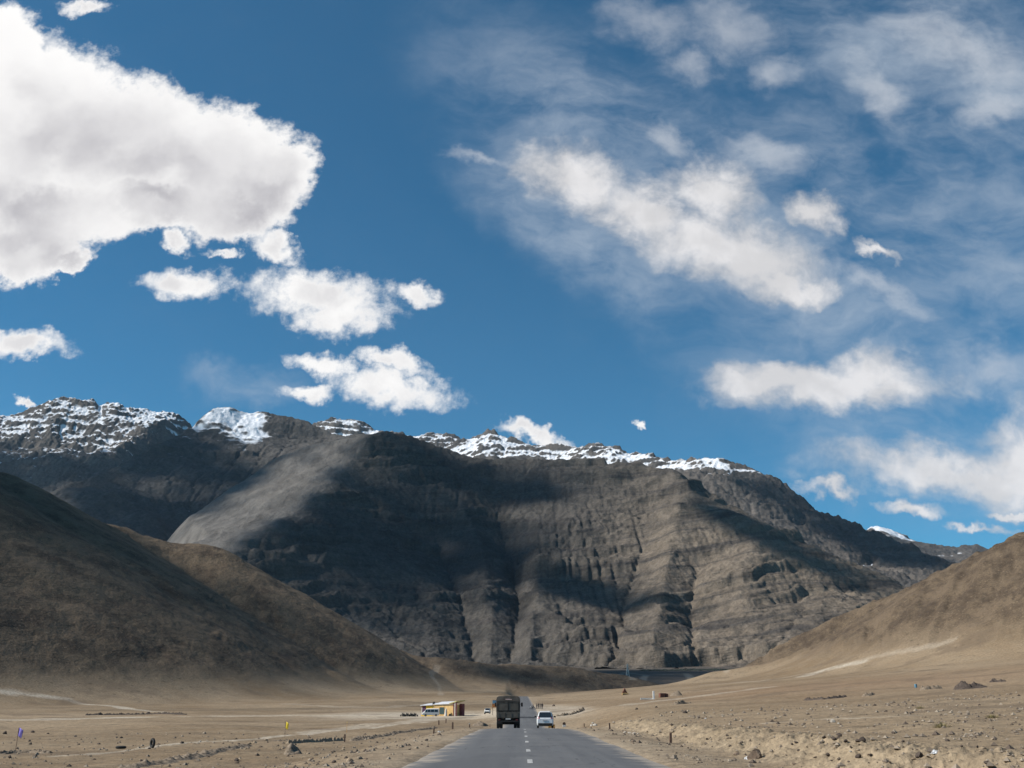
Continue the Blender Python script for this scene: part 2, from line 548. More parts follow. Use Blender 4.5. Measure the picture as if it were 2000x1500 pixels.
def rock_material(name, c1, c2, c3, bed=.035, dip=(.10, .05), snow=None, bump=6.0, scale=1.0, contrast=1.0, warm=False):
    m, b = new_mat(name)
    g = b.n('ShaderNodeNewGeometry')
    pos = g.outputs['Position']
    sep = b.n('ShaderNodeSeparateXYZ', {0: pos})
    x, y, z = sep.outputs
    # bedding coordinate: tilted layers, slightly folded
    fold = b.noise(pos, .0016 * scale, 3, .5)
    zb = b.m('ADD', z, b.m('ADD', b.m('MULTIPLY', x, dip[0]), b.m('ADD', b.m('MULTIPLY', y, dip[1]), b.m('MULTIPLY', fold, 170))))
    bv = b.n('ShaderNodeCombineXYZ', {0: b.m('MULTIPLY', x, .0022), 1: b.m('MULTIPLY', y, .0022), 2: b.m('MULTIPLY', zb, bed)}).outputs[0]
    bands = b.noise(bv, 1.0, 6, .68)
    big = b.noise(pos, .0024 * scale, 4, .55)
    fine = b.noise(pos, .03 * scale, 6, .7)
    sv = b.n('ShaderNodeMapping', {'Vector': pos, 'Scale': (.030 * scale, .010 * scale, .006 * scale)}).outputs[0]
    runs = b.noise(sv, 1.0, 5, .62, .5)
    c = b.mix(b.mr(big, .36, .64), c1, c2)
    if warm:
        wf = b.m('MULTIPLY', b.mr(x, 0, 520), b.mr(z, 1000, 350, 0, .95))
        c = b.mix(wf, c, (.168, .136, .104))  # shaded left stays dark, sunlit lower right lightened: light put into the colour
    c = b.mix(b.mr(bands, .45, .66, 0, .75 * contrast), c, c3)
    c = b.v('SCALE', c, scale=b.mr(runs, .3, .7, .78, 1.2, 'LINEAR'))
    chip = b.noise(pos, .13 * scale, 5, .72)
    c = b.v('SCALE', c, scale=b.mr(fine, .25, .75, .70, 1.30, 'LINEAR'))
    c = b.v('SCALE', c, scale=b.mr(chip, .28, .72, .62, 1.38, 'LINEAR'))
    rough = .95
    c = b.mix(b.m('MULTIPLY', b.attr('scree'), b.mr(runs, .3, .7, .25, 1.0, 'LINEAR')), c, (.175, .162, .148))  # scree tone, also lightened to strengthen the sunlight on its slope
    if snow is not None:
        sn = b.attr('snow')
        f2 = b.noise(pos, .02 * scale, 6, .72)
        s = b.m('ADD', sn, b.m('MULTIPLY', b.m('SUBTRACT', f2, .5), .75))
        s = b.m('ADD', s, b.m('MULTIPLY', b.m('SUBTRACT', bands, .5), .45))
        c = b.mix(b.mr(s, .34, .70), c, (.78, .80, .84))
    p = b.n('ShaderNodeBsdfPrincipled', {'Base Color': c, 'Roughness': rough, 'Specular IOR Level': .1})
    h = b.m('ADD', b.m('MULTIPLY', bands, 1.6 * contrast), b.m('ADD', b.m('MULTIPLY', fine, 1.2), b.m('ADD', b.m('MULTIPLY', runs, .8), b.m('MULTIPLY', chip, .55))))
    bp = b.n('ShaderNodeBump', {'Height': h, 'Strength': .85, 'Distance': bump})
    b.t.links.new(bp.outputs[0], p.inputs['Normal'])
    b.out(p.outputs[0])
    return m


def build_mountain(name, pts, mat, cell, azr, azn, Dr, Dn, iters=30, K=.0016, talus=.95, nz=14, lam=260,
                   terr=(.6, 46), dip=(.10, .05), det=(7, 90), back=(700, .35), sky=(), snowf=None, seed=0, base_drop=60, soft=2, a0=0.0, ridges=(), calm=None, crag=(0, 60)):
    W = [at(*p) for p in pts]
    E = []
    for line in ridges:
        ids = []
        for p in line:
            q = at(*p)
            hit = [i for i, w in enumerate(W) if abs(w[0] - q[0]) + abs(w[1] - q[1]) < 1e-3]
            ids.append(hit[0] if hit else len(W))
            if not hit:
                W.append(q)
        E += list(zip(ids[:-1], ids[1:]))
    for p in sky:
        x, y, z = at(*p)
        W.append((x, y, z))
        s = 1 + back[0] / p[2]
        W.append((x * s, y * s, z * back[1]))
    xs = [w[0] for w in W]; ys = [w[1] for w in W]; lo = min(w[2] for w in W)
    x0, x1, y0, y1 = min(xs) - 200, max(xs) + 200, min(ys) - 200, max(ys) + 200
    for q in np.linspace(0, 1, 6):
        W += [(x0 + q * (x1 - x0), y0 - 1, lo - base_drop), (x0 + q * (x1 - x0), y1 + 1, lo)]
        if 0 < q < 1:
            W += [(x0 - 1, y0 + q * (y1 - y0), lo - base_drop * .5), (x1 + 1, y0 + q * (y1 - y0), lo - base_drop * .5)]
    X, Y = np.meshgrid(np.arange(x0, x1, cell), np.arange(y0, y1, cell))
    Z = blur(tin(W, X, Y, E), soft)
    Z = Z + nz * fbm(X / lam, Y / lam, 5, 100 + seed) + .15 * cell * np.random.RandomState(seed).rand(*X.shape)
    Z = erode(Z, cell, iters, K if calm is None else K * calm(X, Y), .5, talus, seed, a0)
    a, d = np.meshgrid(np.radians(np.linspace(azr[0], azr[1], azn)), np.linspace(Dr[0], Dr[1], Dn))
    gx, gy = np.sin(a) * d, np.cos(a) * d
    gz = bilinear(Z, x0, y0, cell, gx, gy)
    wob = fbm(gx / 900, gy / 900, 2, 140)
    zb = gz + dip[0] * gx + dip[1] * gy + 60 * wob
    amp = smooth(-.2, .5, fbm(gx / 420, gy / 420 + zb / 260, 3, 150 + seed))
    cm = 1.0 if calm is None else smooth(.1, .9, calm(gx, gy))
    amp = amp * cm
    for k, w_ in ((1.0, .62), (.37, .40), (2.4, .30)):
        Pd = terr[1] * k
        tt = (zb + 26 * fbm(gx / 260, gy / 260, 3, 160) + 11 * fbm(gx / 70, gy / 70, 2, 161)) / Pd
        fr = tt - np.floor(tt)
        gz = gz + terr[0] * w_ * amp * Pd * (smooth(.34, .66, fr) - fr)
    gz = gz + det[0] * (.12 + .88 * cm) * (ridged(gx / det[1], gy / det[1], 5, 170 + seed, .55) - .3) + .4 * det[0] * (.2 + .8 * cm) * fbm(gx / 22, gy / 22, 3, 180)
    gz = gz + crag[0] * smooth(.0, .6, fbm(gx / 340, gy / 340, 3, 190 + seed)) * cm * ridged(gx / crag[1], gy / crag[1], 3, 191 + seed)
    attrs = {}
    if snowf is not None:
        sm = blur(gz, 4)
        dzx = np.gradient(sm, axis=1) / np.maximum(np.hypot(np.gradient(gx, axis=1), np.gradient(gy, axis=1)), .1)
        dzy = np.gradient(sm, axis=0) / np.maximum(np.hypot(np.gradient(gx, axis=0), np.gradient(gy, axis=0)), .1)
        slope = np.hypot(dzx, dzy)
        attrs['snow'] = snowf(gx, gy, gz, slope, np.degrees(a)) + np.clip((blur(gz, 40) - sm) / 16, -.5, .6)
    if calm is not None:
        attrs['scree'] = (1 - cm) * smooth(0, 60, gz - 250)
    o = grid_mesh(name, np.stack([gx, gy, gz], -1), mat, attrs)
    SETTING.append(o)
    return o


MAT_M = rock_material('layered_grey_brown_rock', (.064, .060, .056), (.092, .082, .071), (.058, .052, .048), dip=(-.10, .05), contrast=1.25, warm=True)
MAT_L2 = rock_material('dark_slate_rock', (.068, .065, .061), (.092, .085, .078), (.075, .07, .066), snow=True, scale=.8)
MAT_FAR = rock_material('far_snowy_rock', (.085, .078, .072), (.12, .105, .092), (.06, .058, .056), snow=True, scale=.55, bed=.022, bump=12)

M_SKY = [(725, 862, 3640), (760, 846, 3700), (795, 850, 3730), (830, 862, 3750), (900, 880, 3750), (960, 893, 3700), (1030, 897, 3680),
         (1100, 897, 3650), (1200, 903, 3600), (1260, 908, 3560), (1370, 949, 3460), (1440, 986, 3380), (1500, 1018, 3290),
         (1560, 1050, 3200), (1640, 1094, 3060), (1720, 1126, 2930), (1780, 1152, 2840), (1830, 1190, 2760)]
M_PTS = [(640, 945, 3320), (600, 985, 3160), (530, 1025, 2960), (450, 1072, 2760), (360, 1115, 2560), (250, 1170, 2360),
         (1350, 962, 3300), (1430, 1003, 3140), (1500, 1045, 3020), (1560, 1088, 2900), (1640, 1145, 2740), (1722, 1184, 2580), (1800, 1235, 2420),
         (300, 1245, 2150), (600, 1312, 2250), (900, 1314, 2310), (1050, 1312, 2330), (1200, 1310, 2260), (1350, 1308, 2200), (1500, 1306, 2150),
         (1700, 1290, 2100), (1850, 1270, 2050),
         (560, 1100, 2690), (690, 1100, 2860), (450, 1200, 2400), (600, 1200, 2500), (720, 1200, 2600), (690, 1000, 3200), (1450, 1100, 2790), (1460, 1200, 2480), (1580, 1200, 2430),
         # dip slope behind the left ridge
         (600, 940, 3350), (600, 905, 3560), (500, 1000, 3180), (400, 1052, 2930), (350, 1066, 2860), (500, 960, 3420), (640, 880, 3700), (330, 1080, 2800),
         (600, 868, 3780), (500, 912, 3700), (420, 965, 3500), (350, 1012, 3330), (560, 888, 3740)]
M_GULLY = [[(809, 950, 3445), (851, 1030, 3279), (873, 1110, 3072), (908, 1200, 2698), (931, 1290, 2395)],
           [(972, 1000, 3447), (1003, 1100, 3144), (1015, 1200, 2748), (999, 1295, 2383)],
           [(1273, 990, 3326), (1258, 1080, 3039), (1222, 1180, 2713), (1210, 1285, 2330)],
           [(1398, 1040, 3058), (1361, 1120, 2873), (1344, 1200, 2575), (1352, 1290, 2260)]]
M_RIB = [[(743, 960, 3376), (776, 1060, 3115), (844, 1160, 2767), (855, 1290, 2321)],
         [(902, 980, 3415), (944, 1080, 3067), (959, 1180, 2708), (958, 1295, 2324)],
         [(1072, 960, 3470), (1043, 1060, 3154), (1046, 1180, 2663), (1037, 1295, 2319)],
         [(1330, 985, 3219), (1307, 1080, 2919), (1289, 1180, 2544), (1268, 1290, 2220)]]
M_LEFT = [(690, 890, 3560), (640, 945, 3320), (600, 985, 3160), (530, 1025, 2960), (450, 1072, 2760), (360, 1115, 2560), (250, 1170, 2360)]
M_RIGHT = [(1310, 915, 3520), (1350, 962, 3300), (1430, 1003, 3140), (1500, 1045, 3020), (1560, 1088, 2900), (1640, 1145, 2740), (1722, 1184, 2580), (1800, 1235, 2420)]
_ry, _rx = zip(*sorted((at(*p)[1], at(*p)[0]) for p in M_LEFT))
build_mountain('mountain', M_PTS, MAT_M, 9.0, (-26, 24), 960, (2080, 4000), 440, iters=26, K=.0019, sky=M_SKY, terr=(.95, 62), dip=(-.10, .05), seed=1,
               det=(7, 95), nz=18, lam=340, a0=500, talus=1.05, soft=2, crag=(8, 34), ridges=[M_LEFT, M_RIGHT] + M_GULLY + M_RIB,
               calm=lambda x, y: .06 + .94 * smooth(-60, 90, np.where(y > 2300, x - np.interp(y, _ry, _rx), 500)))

L2_SKY = [(60, 985, 4250), (90, 962, 4350), (130, 945, 4450), (190, 920, 4600), (235, 895, 4780), (270, 880, 4900), (320, 856, 5100), (355, 835, 5250), (380, 808, 5380),
          (405, 790, 5450), (430, 783, 5500), (460, 790, 5500), (490, 808, 5500), (520, 808, 5480), (550, 812, 5450), (580, 816, 5420), (592, 815, 5420), (600, 815, 5415), (612, 828, 5400), (630, 850, 5300),
          (700, 852, 5200), (780, 850, 5050), (850, 880, 4900)]
L2_PTS = [(430, 900, 4800), (300, 960, 4420), (300, 1000, 4120), (400, 1000, 4200), (350, 1070, 3900), (500, 900, 4780), (600, 890, 4700), (500, 980, 4250),
          (250, 1010, 4020), (190, 1030, 3900), (160, 960, 4230), (200, 965, 4150), (270, 1000, 4000), (330, 1035, 3900), (150, 1010, 4000), (100, 1040, 3850), (420, 850, 5150),
          (300, 1130, 3600), (100, 1130, 3600), (600, 1000, 4100), (800, 1000, 4100), (380, 870, 4980)]
build_mountain('mountain', L2_PTS, MAT_L2, 12.0, (-28, -1), 560, (3650, 6100), 330, iters=30, K=.0018, sky=L2_SKY, terr=(.5, 60), seed=2, det=(8, 110), nz=18, crag=(7, 60),
               snowf=lambda x, y, z, s, a: smooth(1330, 1480, z + 90 * fbm(x / 160, y / 160, 4, 9)) * smooth(-9.0, -11.5, -(-a) if False else a) * 1.05 - .25 * smooth(.75, 1.2, s) if False else
               smooth(1150, 1410, z + 120 * fbm(x / 200, y / 200, 4, 9)) * (1 - smooth(-14.6, -13.0, a)) - .35 * smooth(.6, 1.2, s))

L1_SKY = [(-160, 850, 8000), (-60, 826, 8000), (0, 808, 8000), (30, 801, 8000), (60, 790, 8000), (95, 782, 8000), (120, 776, 8000), (140, 786, 8000), (160, 786, 8000),
          (175, 780, 8000), (190, 795, 8000), (205, 785, 8000), (225, 781, 8000), (240, 792, 8000), (265, 787, 8000), (290, 795, 7950), (330, 806, 7900), (380, 830, 7800), (450, 850, 7800)]
L1_PTS = [(-60, 900, 7200), (40, 880, 7300), (120, 850, 7450), (180, 870, 7200), (250, 830, 7500), (220, 880, 6900), (100, 900, 6900), (0, 960, 6500), (120, 960, 6400), (250, 930, 6500),
          (-100, 1000, 6200), (150, 1010, 6100), (350, 960, 6200), (60, 840, 7600), (300, 850, 7300), (200, 830, 7500)]
build_mountain('snowy_mountain', L1_PTS, MAT_FAR, 16.0, (-29, -15), 330, (6200, 8600), 300, iters=30, K=.0026, sky=L1_SKY, terr=(.55, 75), seed=3, det=(26, 260), nz=85, lam=620, crag=(36, 135), soft=1,
               snowf=lambda x, y, z, s, a: smooth(1250, 1950, z + 260 * fbm(x / 420, y / 420, 3, 9)) - .85 * smooth(.55, 1.15, s) + .12)

L3_SKY = [(540, 850, 8600), (590, 832, 8600), (620, 822, 8600), (655, 812, 8600), (680, 806, 8600), (710, 820, 8550), (740, 838, 8500), (790, 842, 8400), (815, 852, 8300), (850, 841, 8200),
          (880, 842, 8150), (905, 855, 8100), (925, 850, 8050), (960, 837, 8000), (990, 842, 7900), (1030, 855, 7800), (1060, 872, 7700), (1085, 870, 7600), (1110, 862, 7500), (1140, 868, 7400),
          (1160, 862, 7300), (1185, 856, 7200), (1215, 862, 7100), (1240, 876, 7000), (1270, 880, 6900), (1300, 888, 6750), (1350, 895, 6500), (1380, 894, 6350), (1410, 893, 6200), (1435, 905, 6150),
          (1460, 918, 6100), (1500, 926, 6050), (1520, 938, 6000), (1545, 940, 5950), (1560, 960, 5900), (1600, 995, 5800), (1640, 1010, 5700), (1700, 1031, 5550),
          (1760, 1057, 5400), (1830, 1086, 5200), (1870, 1109, 5000), (1920, 1140, 4900)]
L3_PTS = [(1425, 925, 5750), (1450, 955, 5550), (1500, 1002, 5280), (1560, 1058, 4950), (1600, 1100, 4700), (1350, 935, 5650), (1440, 1010, 5050), (1300, 960, 5400), (1500, 1060, 4800),
          (1600, 1045, 5350), (1700, 1100, 5000), (1800, 1130, 4700), (1750, 1150, 4500), (1560, 1000, 5560), (1650, 1110, 4750), (1850, 1150, 4500), (1720, 1060, 5300),
          (1780, 1190, 4250), (1900, 1200, 4250), (1450, 1110, 4500), (1200, 960, 6200), (1000, 930, 7000), (800, 930, 7400), (650, 900, 7700), (1100, 920, 6900), (960, 880, 7500), (1185, 900, 6750)]
build_mountain('snowy_mountain', L3_PTS, MAT_FAR, 17.0, (-13, 25), 740, (4150, 8900), 420, iters=30, K=.0022, sky=L3_SKY, terr=(.7, 75), seed=4, det=(22, 230), nz=42, lam=420, crag=(27, 120), soft=1,
               snowf=lambda x, y, z, s, a: smooth(1200, 1480, z + 200 * fbm(x / 330, y / 330, 3, 19)) * 1.0 - .85 * smooth(.5, 1.1, s) + .0)

L5_SKY = [(1640, 1075, 9000), (1680, 1037, 9000), (1700, 1029, 9000), (1712, 1027, 9000), (1740, 1036, 9000), (1770, 1046, 9000), (1800, 1057, 9000), (1840, 1066, 9000), (1880, 1067, 9000), (1912, 1066, 9000), (1960, 1085, 9000), (2040, 1120, 9000)]
L5_PTS = [(1700, 1080, 8300), (1800, 1100, 8200), (1880, 1110, 8200), (1740, 1060, 8600), (1960, 1150, 7800), (1700, 1150, 7800), (1850, 1160, 7700)]
build_mountain('snowy_mountain', L5_PTS, MAT_FAR, 18.0, (16, 28), 220, (7700, 9500), 160, iters=22, K=.0018, sky=L5_SKY, terr=(.5, 75), seed=5, det=(14, 200), nz=18, soft=1,
               snowf=lambda x, y, z, s, a: smooth(1250, 1420, z + 110 * fbm(x / 300, y / 300, 4, 29)) * (1 - smooth(22.3, 23.3, a)) + .12 - .3 * smooth(.7, 1.3, s))
# ------------------------------------------------------------------ sky, sun, air
SUN_EL, SUN_AHEAD = R(39), R(-7)          # sun stands to the left, a little behind the camera
SDIR = Vector((-math.cos(SUN_EL) * math.cos(SUN_AHEAD), math.cos(SUN_EL) * math.sin(SUN_AHEAD), math.sin(SUN_EL)))


def uv(px, py):
    d = ray(px, py)
    return d[0] / d[1], d[2] / d[1]


def build_world():
    w = bpy.data.worlds.new('World')
    scene.world = w
    w.use_nodes = True
    b = NB(w.node_tree)
    sky = b.n('ShaderNodeTexSky', sky_type='NISHITA', sun_disc=False, sun_elevation=SUN_EL,
              sun_rotation=math.atan2(SDIR.x, SDIR.y), altitude=3400, air_density=1.0, dust_density=.4, ozone_density=2.0)
    gen = b.n('ShaderNodeTexCoord').outputs['Generated']
    sp = b.n('ShaderNodeSeparateXYZ', {0: gen})
    dx, dy, dz = sp.outputs
    yy = b.m('MAXIMUM', dy, .08)
    U, V = b.m('DIVIDE', dx, yy), b.m('DIVIDE', dz, yy)
    P = b.n('ShaderNodeCombineXYZ', {0: U, 1: V, 2: 0.0}).outputs[0]
    front = b.mr(dy, .1, .3)
    # --- cumulus noise
    warp = b.noise(P, 9.0, 3, .55, out=1)
    Pw = b.v('ADD', P, b.v('SCALE', b.v('SUBTRACT', warp, (.5, .5, .5)), scale=.045))
    n1 = b.noise(Pw, 17.0, 9, .64)
    n3 = b.noise(P, 46.0, 7, .66)
    sd = (-.02, .02, 0)
    l1 = b.noise(Pw, 8.0, 5, .55)
    n2 = b.noise(b.v('ADD', Pw, sd), 8.0, 5, .55)
    nw = b.noise(b.v('ADD', b.n('ShaderNodeMapping', {'Vector': P, 'Rotation': (0, 0, R(28)), 'Scale': (7, 13, 1)}).outputs[0],
                     b.v('SCALE', warp, scale=.8)), 1.0, 7, .62)

    fw = b.noise(P, 38.0, 4, .62, out=1)
    PB = b.v('ADD', b.v('ADD', P, b.v('SCALE', b.v('SUBTRACT', warp, (.5, .5, .5)), scale=.05)), b.v('SCALE', b.v('SUBTRACT', fw, (.5, .5, .5)), scale=.04))

    def blob(c, r, rot, PB=PB):
        u, v = uv(*c)
        u2, _ = uv(c[0] + r[0], c[1])
        _, v2 = uv(c[0], c[1] - r[1])
        mp = b.n('ShaderNodeMapping', {'Vector': PB, 'Location': (u, v, 0), 'Rotation': (0, 0, R(-rot)),
                                       'Scale': (abs(u2 - u) * 1.5, abs(v2 - v) * 1.5, 1)}, vector_type='TEXTURE')
        return b.n('ShaderNodeTexGradient', {0: mp.outputs[0]}, gradient_type='SPHERICAL').outputs[1]

    def field(items, PB=PB, k=.08):
        f = None
        for c, r, rot in items:
            g = blob(c, r, rot, PB)
            f = g if f is None else b.m('SMOOTH_MAX', f, g, k)
        return f

    BIG = [((30, 215), (230, 160), 8), ((240, 285), (215, 130), 10), ((430, 325), (165, 112), 14), ((110, 410), (185, 70), 0), ((60, 480), (110, 62), -10),
           ((535, 350), (78, 88), 30), ((0, 95), (115, 80), 25), ((300, 400), (170, 55), 4), ((450, 405), (135, 62), -4), ((-60, 330), (200, 190), 0), ((120, 505), (55, 26), -10)]
    hard = field(BIG)
    hard2 = field(BIG, b.v('ADD', PB, (-.045, .050, 0)))
    small = field([((625, 572), (135, 48), 6), ((665, 610), (85, 36), 0), ((360, 552), (85, 30), 4), ((540, 486), (55, 24), 20), ((340, 474), (34, 13), 18), ((430, 486), (30, 9), 10),
                   ((820, 566), (38, 22), 20), ((60, 662), (88, 26), 0), ((640, 702), (76, 23), 14), ((600, 758), (55, 18), 8), ((775, 755), (112, 38), 10), ((770, 700), (62, 20), 12),
                   ((165, 5), (45, 14), 0), ((52, 776), (16, 8), 30), ((1040, 850), (65, 17), 14), ((1258, 827), (11, 9), 0)], k=.03)
    soft = field([((1130, 345), (115, 50), 20), ((1270, 415), (150, 52), 30), ((1390, 375), (85, 70), 0), ((1410, 475), (180, 62), 18), ((1530, 550), (95, 30), 6),
                  ((1605, 412), (58, 34), 25), 
                  ((1620, 752), (230, 44), 0), ((1490, 752), (105, 24), 0), ((1700, 735), (100, 52), -8),
                  ((1860, 925), (250, 48), 4), ((2000, 900), (90, 95), 0), ((1620, 957), (60, 18), 4), ((1785, 1003), (60, 15), 0), ((1915, 1035), (55, 11), 0), ((1985, 1000), (35, 10), 0),
                  ((1720, 490), (45, 14), 40)])
    thin = field([((1260, 45), (110, 66), 15), ((1430, 55), (115, 66), 25), ((1510, 140), (60, 48), 0), ((1350, 130), (70, 44), 0), ((1870, 95), (170, 60), 25), ((1940, 215), (80, 30), -20),
                  ((1720, 190), (90, 40), 60), ((930, 310), (70, 16), 12), ((1310, 280), (90, 30), 40), ((1720, 560), (120, 30), 40), ((1950, 720), (170, 60), 0), ((1500, 300), (110, 40), 30)])
    veil = field([((1750, 520), (620, 330), 25), ((1250, 330), (460, 170), 38), ((1900, 820), (420, 180), 10), ((1850, 150), (420, 200), 25), ((1130, 460), (300, 90), 40),
                  ((480, 745), (110, 40), 0)])
    F1 = b.m('ADD', b.m('MULTIPLY', b.m('SUBTRACT', hard, .315), 1.35), b.m('MULTIPLY', b.m('SUBTRACT', b.m('ADD', b.m('MULTIPLY', n1, .45), b.m('MULTIPLY', n3, .55)), .5), .95))
    a1 = b.m('MULTIPLY', b.mr(F1, -.09, .20), b.mr(hard, .03, .16))
    FS = b.m('ADD', b.m('MULTIPLY', b.m('SUBTRACT', small, .31), 1.0), b.m('MULTIPLY', b.m('SUBTRACT', b.m('ADD', b.m('MULTIPLY', n1, .45), b.m('MULTIPLY', n3, .55)), .5), 1.9))
    aS = b.m('MULTIPLY', b.mr(FS, -.24, .40), b.mr(small, .02, .14))
    F2 = b.m('ADD', b.m('MULTIPLY', b.m('SUBTRACT', soft, .33), .95), b.m('MULTIPLY', b.m('SUBTRACT', b.m('ADD', b.m('MULTIPLY', n1, .6), b.m('MULTIPLY', nw, .4)), .5), 1.9))
    a2 = b.m('MULTIPLY', b.mr(F2, -.30, .52, 0, .90), b.mr(soft, .03, .22))
    F4 = b.m('ADD', b.m('SUBTRACT', thin, .26), b.m('MULTIPLY', b.m('SUBTRACT', b.m('ADD', b.m('MULTIPLY', n1, .5), b.m('MULTIPLY', nw, .5)), .5), 1.5))
    a4 = b.m('MULTIPLY', b.mr(F4, -.05, .8, 0, .44), b.mr(thin, .02, .22))
    F3 = b.m('MULTIPLY', b.mr(veil, .02, .75), b.mr(nw, .30, .78))
    a3 = b.m('MULTIPLY', F3, .62)
    # --- light on the clouds: lit from the upper left, thicker parts greyer
    lit = b.mr(b.m('SUBTRACT', l1, n2), -.09, .09)
    depth = b.m('ADD', hard, b.m('MULTIPLY', b.m('SUBTRACT', l1, .5), .9))
    thick = b.mr(depth, .32, .95, .1, 1.0)
    core = field([((400, 330), (360, 170), 15), ((120, 430), (260, 80), 0), ((500, 420), (170, 90), 0)])
    dirl = b.mr(b.m('ADD', b.m('SUBTRACT', hard2, hard), b.m('MULTIPLY', b.m('SUBTRACT', n2, l1), 1.1)), -.42, .34, 0, 1)
    g = b.m('MULTIPLY', b.m('MULTIPLY', thick, b.mr(core, -.2, .7)), b.m('ADD', .45, b.m('MULTIPLY', dirl, .9)))
    c1 = b.mix(g, (.86, .845, .83), (.42, .405, .425))
    cS = b.mix(b.m('MULTIPLY', b.mr(FS, .0, .7), b.mr(b.m('SUBTRACT', n2, l1), -.10, .10, 0, .55)), (.85, .835, .82), (.48, .465, .48))
    c2 = b.v('SCALE', (.70, .68, .675), scale=b.m('MULTIPLY', b.mr(lit, 0, 1, .88, 1.06, 'LINEAR'), b.mr(F2, -.1, .5, .82, 1.0)))
    base = b.v('MULTIPLY', b.v('SCALE', sky.outputs[0], scale=SKY_K), SKY_TINT)
    c = b.mix(b.m('MULTIPLY', a3, front), base, (.42, .475, .545))
    c = b.mix(b.m('MULTIPLY', a4, front), c, (.60, .61, .635))
    c = b.mix(b.m('MULTIPLY', a2, front), c, c2)
    c = b.mix(b.m('MULTIPLY', aS, front), c, cS)
    c = b.mix(b.m('MULTIPLY', a1, front), c, c1)
    bg = b.n('ShaderNodeBackground', {'Color': c, 'Strength': 1.0})
    o = b.n('ShaderNodeOutputWorld')
    b.t.links.new(bg.outputs[0], o.inputs[0])
    return w


SKY_K = .084
SKY_TINT = (.37, 1.0, 1.10)
build_world()

sl = bpy.data.lights.new('sun', 'SUN')
sl.energy = 5.0
sl.angle = R(.55)
sl.color = (1.0, .95, .87)
so = bpy.data.objects.new('sun', sl)
so.rotation_euler = SDIR.to_track_quat('Z', 'Y').to_euler()
so.location = (0, 0, 50)
COL.objects.link(so)


def shade_cloud_material(name, top, ramp=.36):
    m, b = new_mat(name)
    oc = b.n('ShaderNodeTexCoord').outputs['Object']
    pos = b.n('ShaderNodeNewGeometry').outputs['Position']
    r = b.v('LENGTH', oc, out=1)
    n = b.noise(pos, .0034, 6, .6)
    f = b.m('ADD', b.m('SUBTRACT', 1.0, r), b.m('MULTIPLY', b.m('SUBTRACT', n, .5), .9))
    al = b.mr(f, .02, ramp, 0, top)
    d = b.n('ShaderNodeBsdfDiffuse', {'Color': (.92, .92, .93, 1)})
    tl = b.n('ShaderNodeBsdfTranslucent', {'Color': (.8, .8, .82, 1)})
    a = b.n('ShaderNodeMixShader', {0: .25, 1: d.outputs[0], 2: tl.outputs[0]})
    t = b.n('ShaderNodeBsdfTransparent')
    s = b.n('ShaderNodeMixShader', {0: al, 1: t.outputs[0], 2: a.outputs[0]})
    b.out(s.outputs[0])
    return m


MAT_SHADE_CLOUD = shade_cloud_material('shade_cloud_vapour', .985)
MAT_THIN = shade_cloud_material('thin_shade_cloud_vapour', .96, .42)


def shade_cloud(target, t, rx, ry, rot=0.0, seed=0, mat=None):
    """An unseen cloud added between the sun and a part of the terrain to shade it (all are outside the frame, to the left)."""
    c = Vector(target) + SDIR * t
    bm = bmesh.new()
    bmesh.ops.create_icosphere(bm, subdivisions=4, radius=1.0)
    for v in bm.verts:
        p = v.co
        k = 1 + .22 * float(fbm(np.array([p.x * 1.6 + seed * 7.1]), np.array([p.y * 1.6 + p.z]), 3, seed)[0])
        v.co = p * k
        v.co.z *= 1.0 if p.z > 0 else .6
    me = bpy.data.meshes.new('shade_cloud')
    bm.to_mesh(me); bm.free()
    me.polygons.foreach_set('use_smooth', [True] * len(me.polygons))
    me.materials.append(mat or MAT_SHADE_CLOUD)
    o = bpy.data.objects.new('shade_cloud', me)
    o.location = c
    o.scale = (rx, ry, 150)
    o.rotation_euler = (0, 0, R(rot))
    COL.objects.link(o)
    o['kind'] = 'structure'
    SETTING.append(o)
    return o


# footprint centre (x, y) on the plain, altitude, half sizes, turn
SHADE_CLOUDS = [
    (341, 3080, 3300, 680, 220, 48, 0),      # left face of the great rock wall
    (930, 3665, 3300, 340, 150, -5, 0),      # its summit ridge
    (660, 2790, 3300, 200, 105, -57, 0),     # patch on the lower right face
    (-20, 3560, 3300, 530, 138, 41, 0),       # upper part of the pale scree slope
    (-150, 4650, 3400, 600, 330, 55, 0),     # slate mountain behind
    (-430, 3990, 3400, 400, 250, 60, 0),     # its foot
    (-790, 6350, 3800, 1000, 380, 0, 0),     # foot of the snowy range
    (1395, 2995, 4300, 330, 95, 77, 0),      # added to imitate self-shade on the right ridge
    (2790, 5110, 5600, 750, 200, 75.6, 0),   # right flank
    (-262, 668, 2600, 215, 215, 0, 1),       # left hill
    (-130, 828, 2600, 84, 98, 0, 1),          # its right shoulder
    (122, 1012, 2600, 52, 30, 35, 1),         # dark low spur
    (285, 1560, 3000, 390, 185, 77, 0),      # river terrace
]
for i, (fx, fy, alt, rx, ry, rot, thin) in enumerate(SHADE_CLOUDS):
    shade_cloud((fx, fy, 0), alt / SDIR.z, rx * 1.5, ry * 1.5, rot, seed=i, mat=MAT_THIN if thin else None)


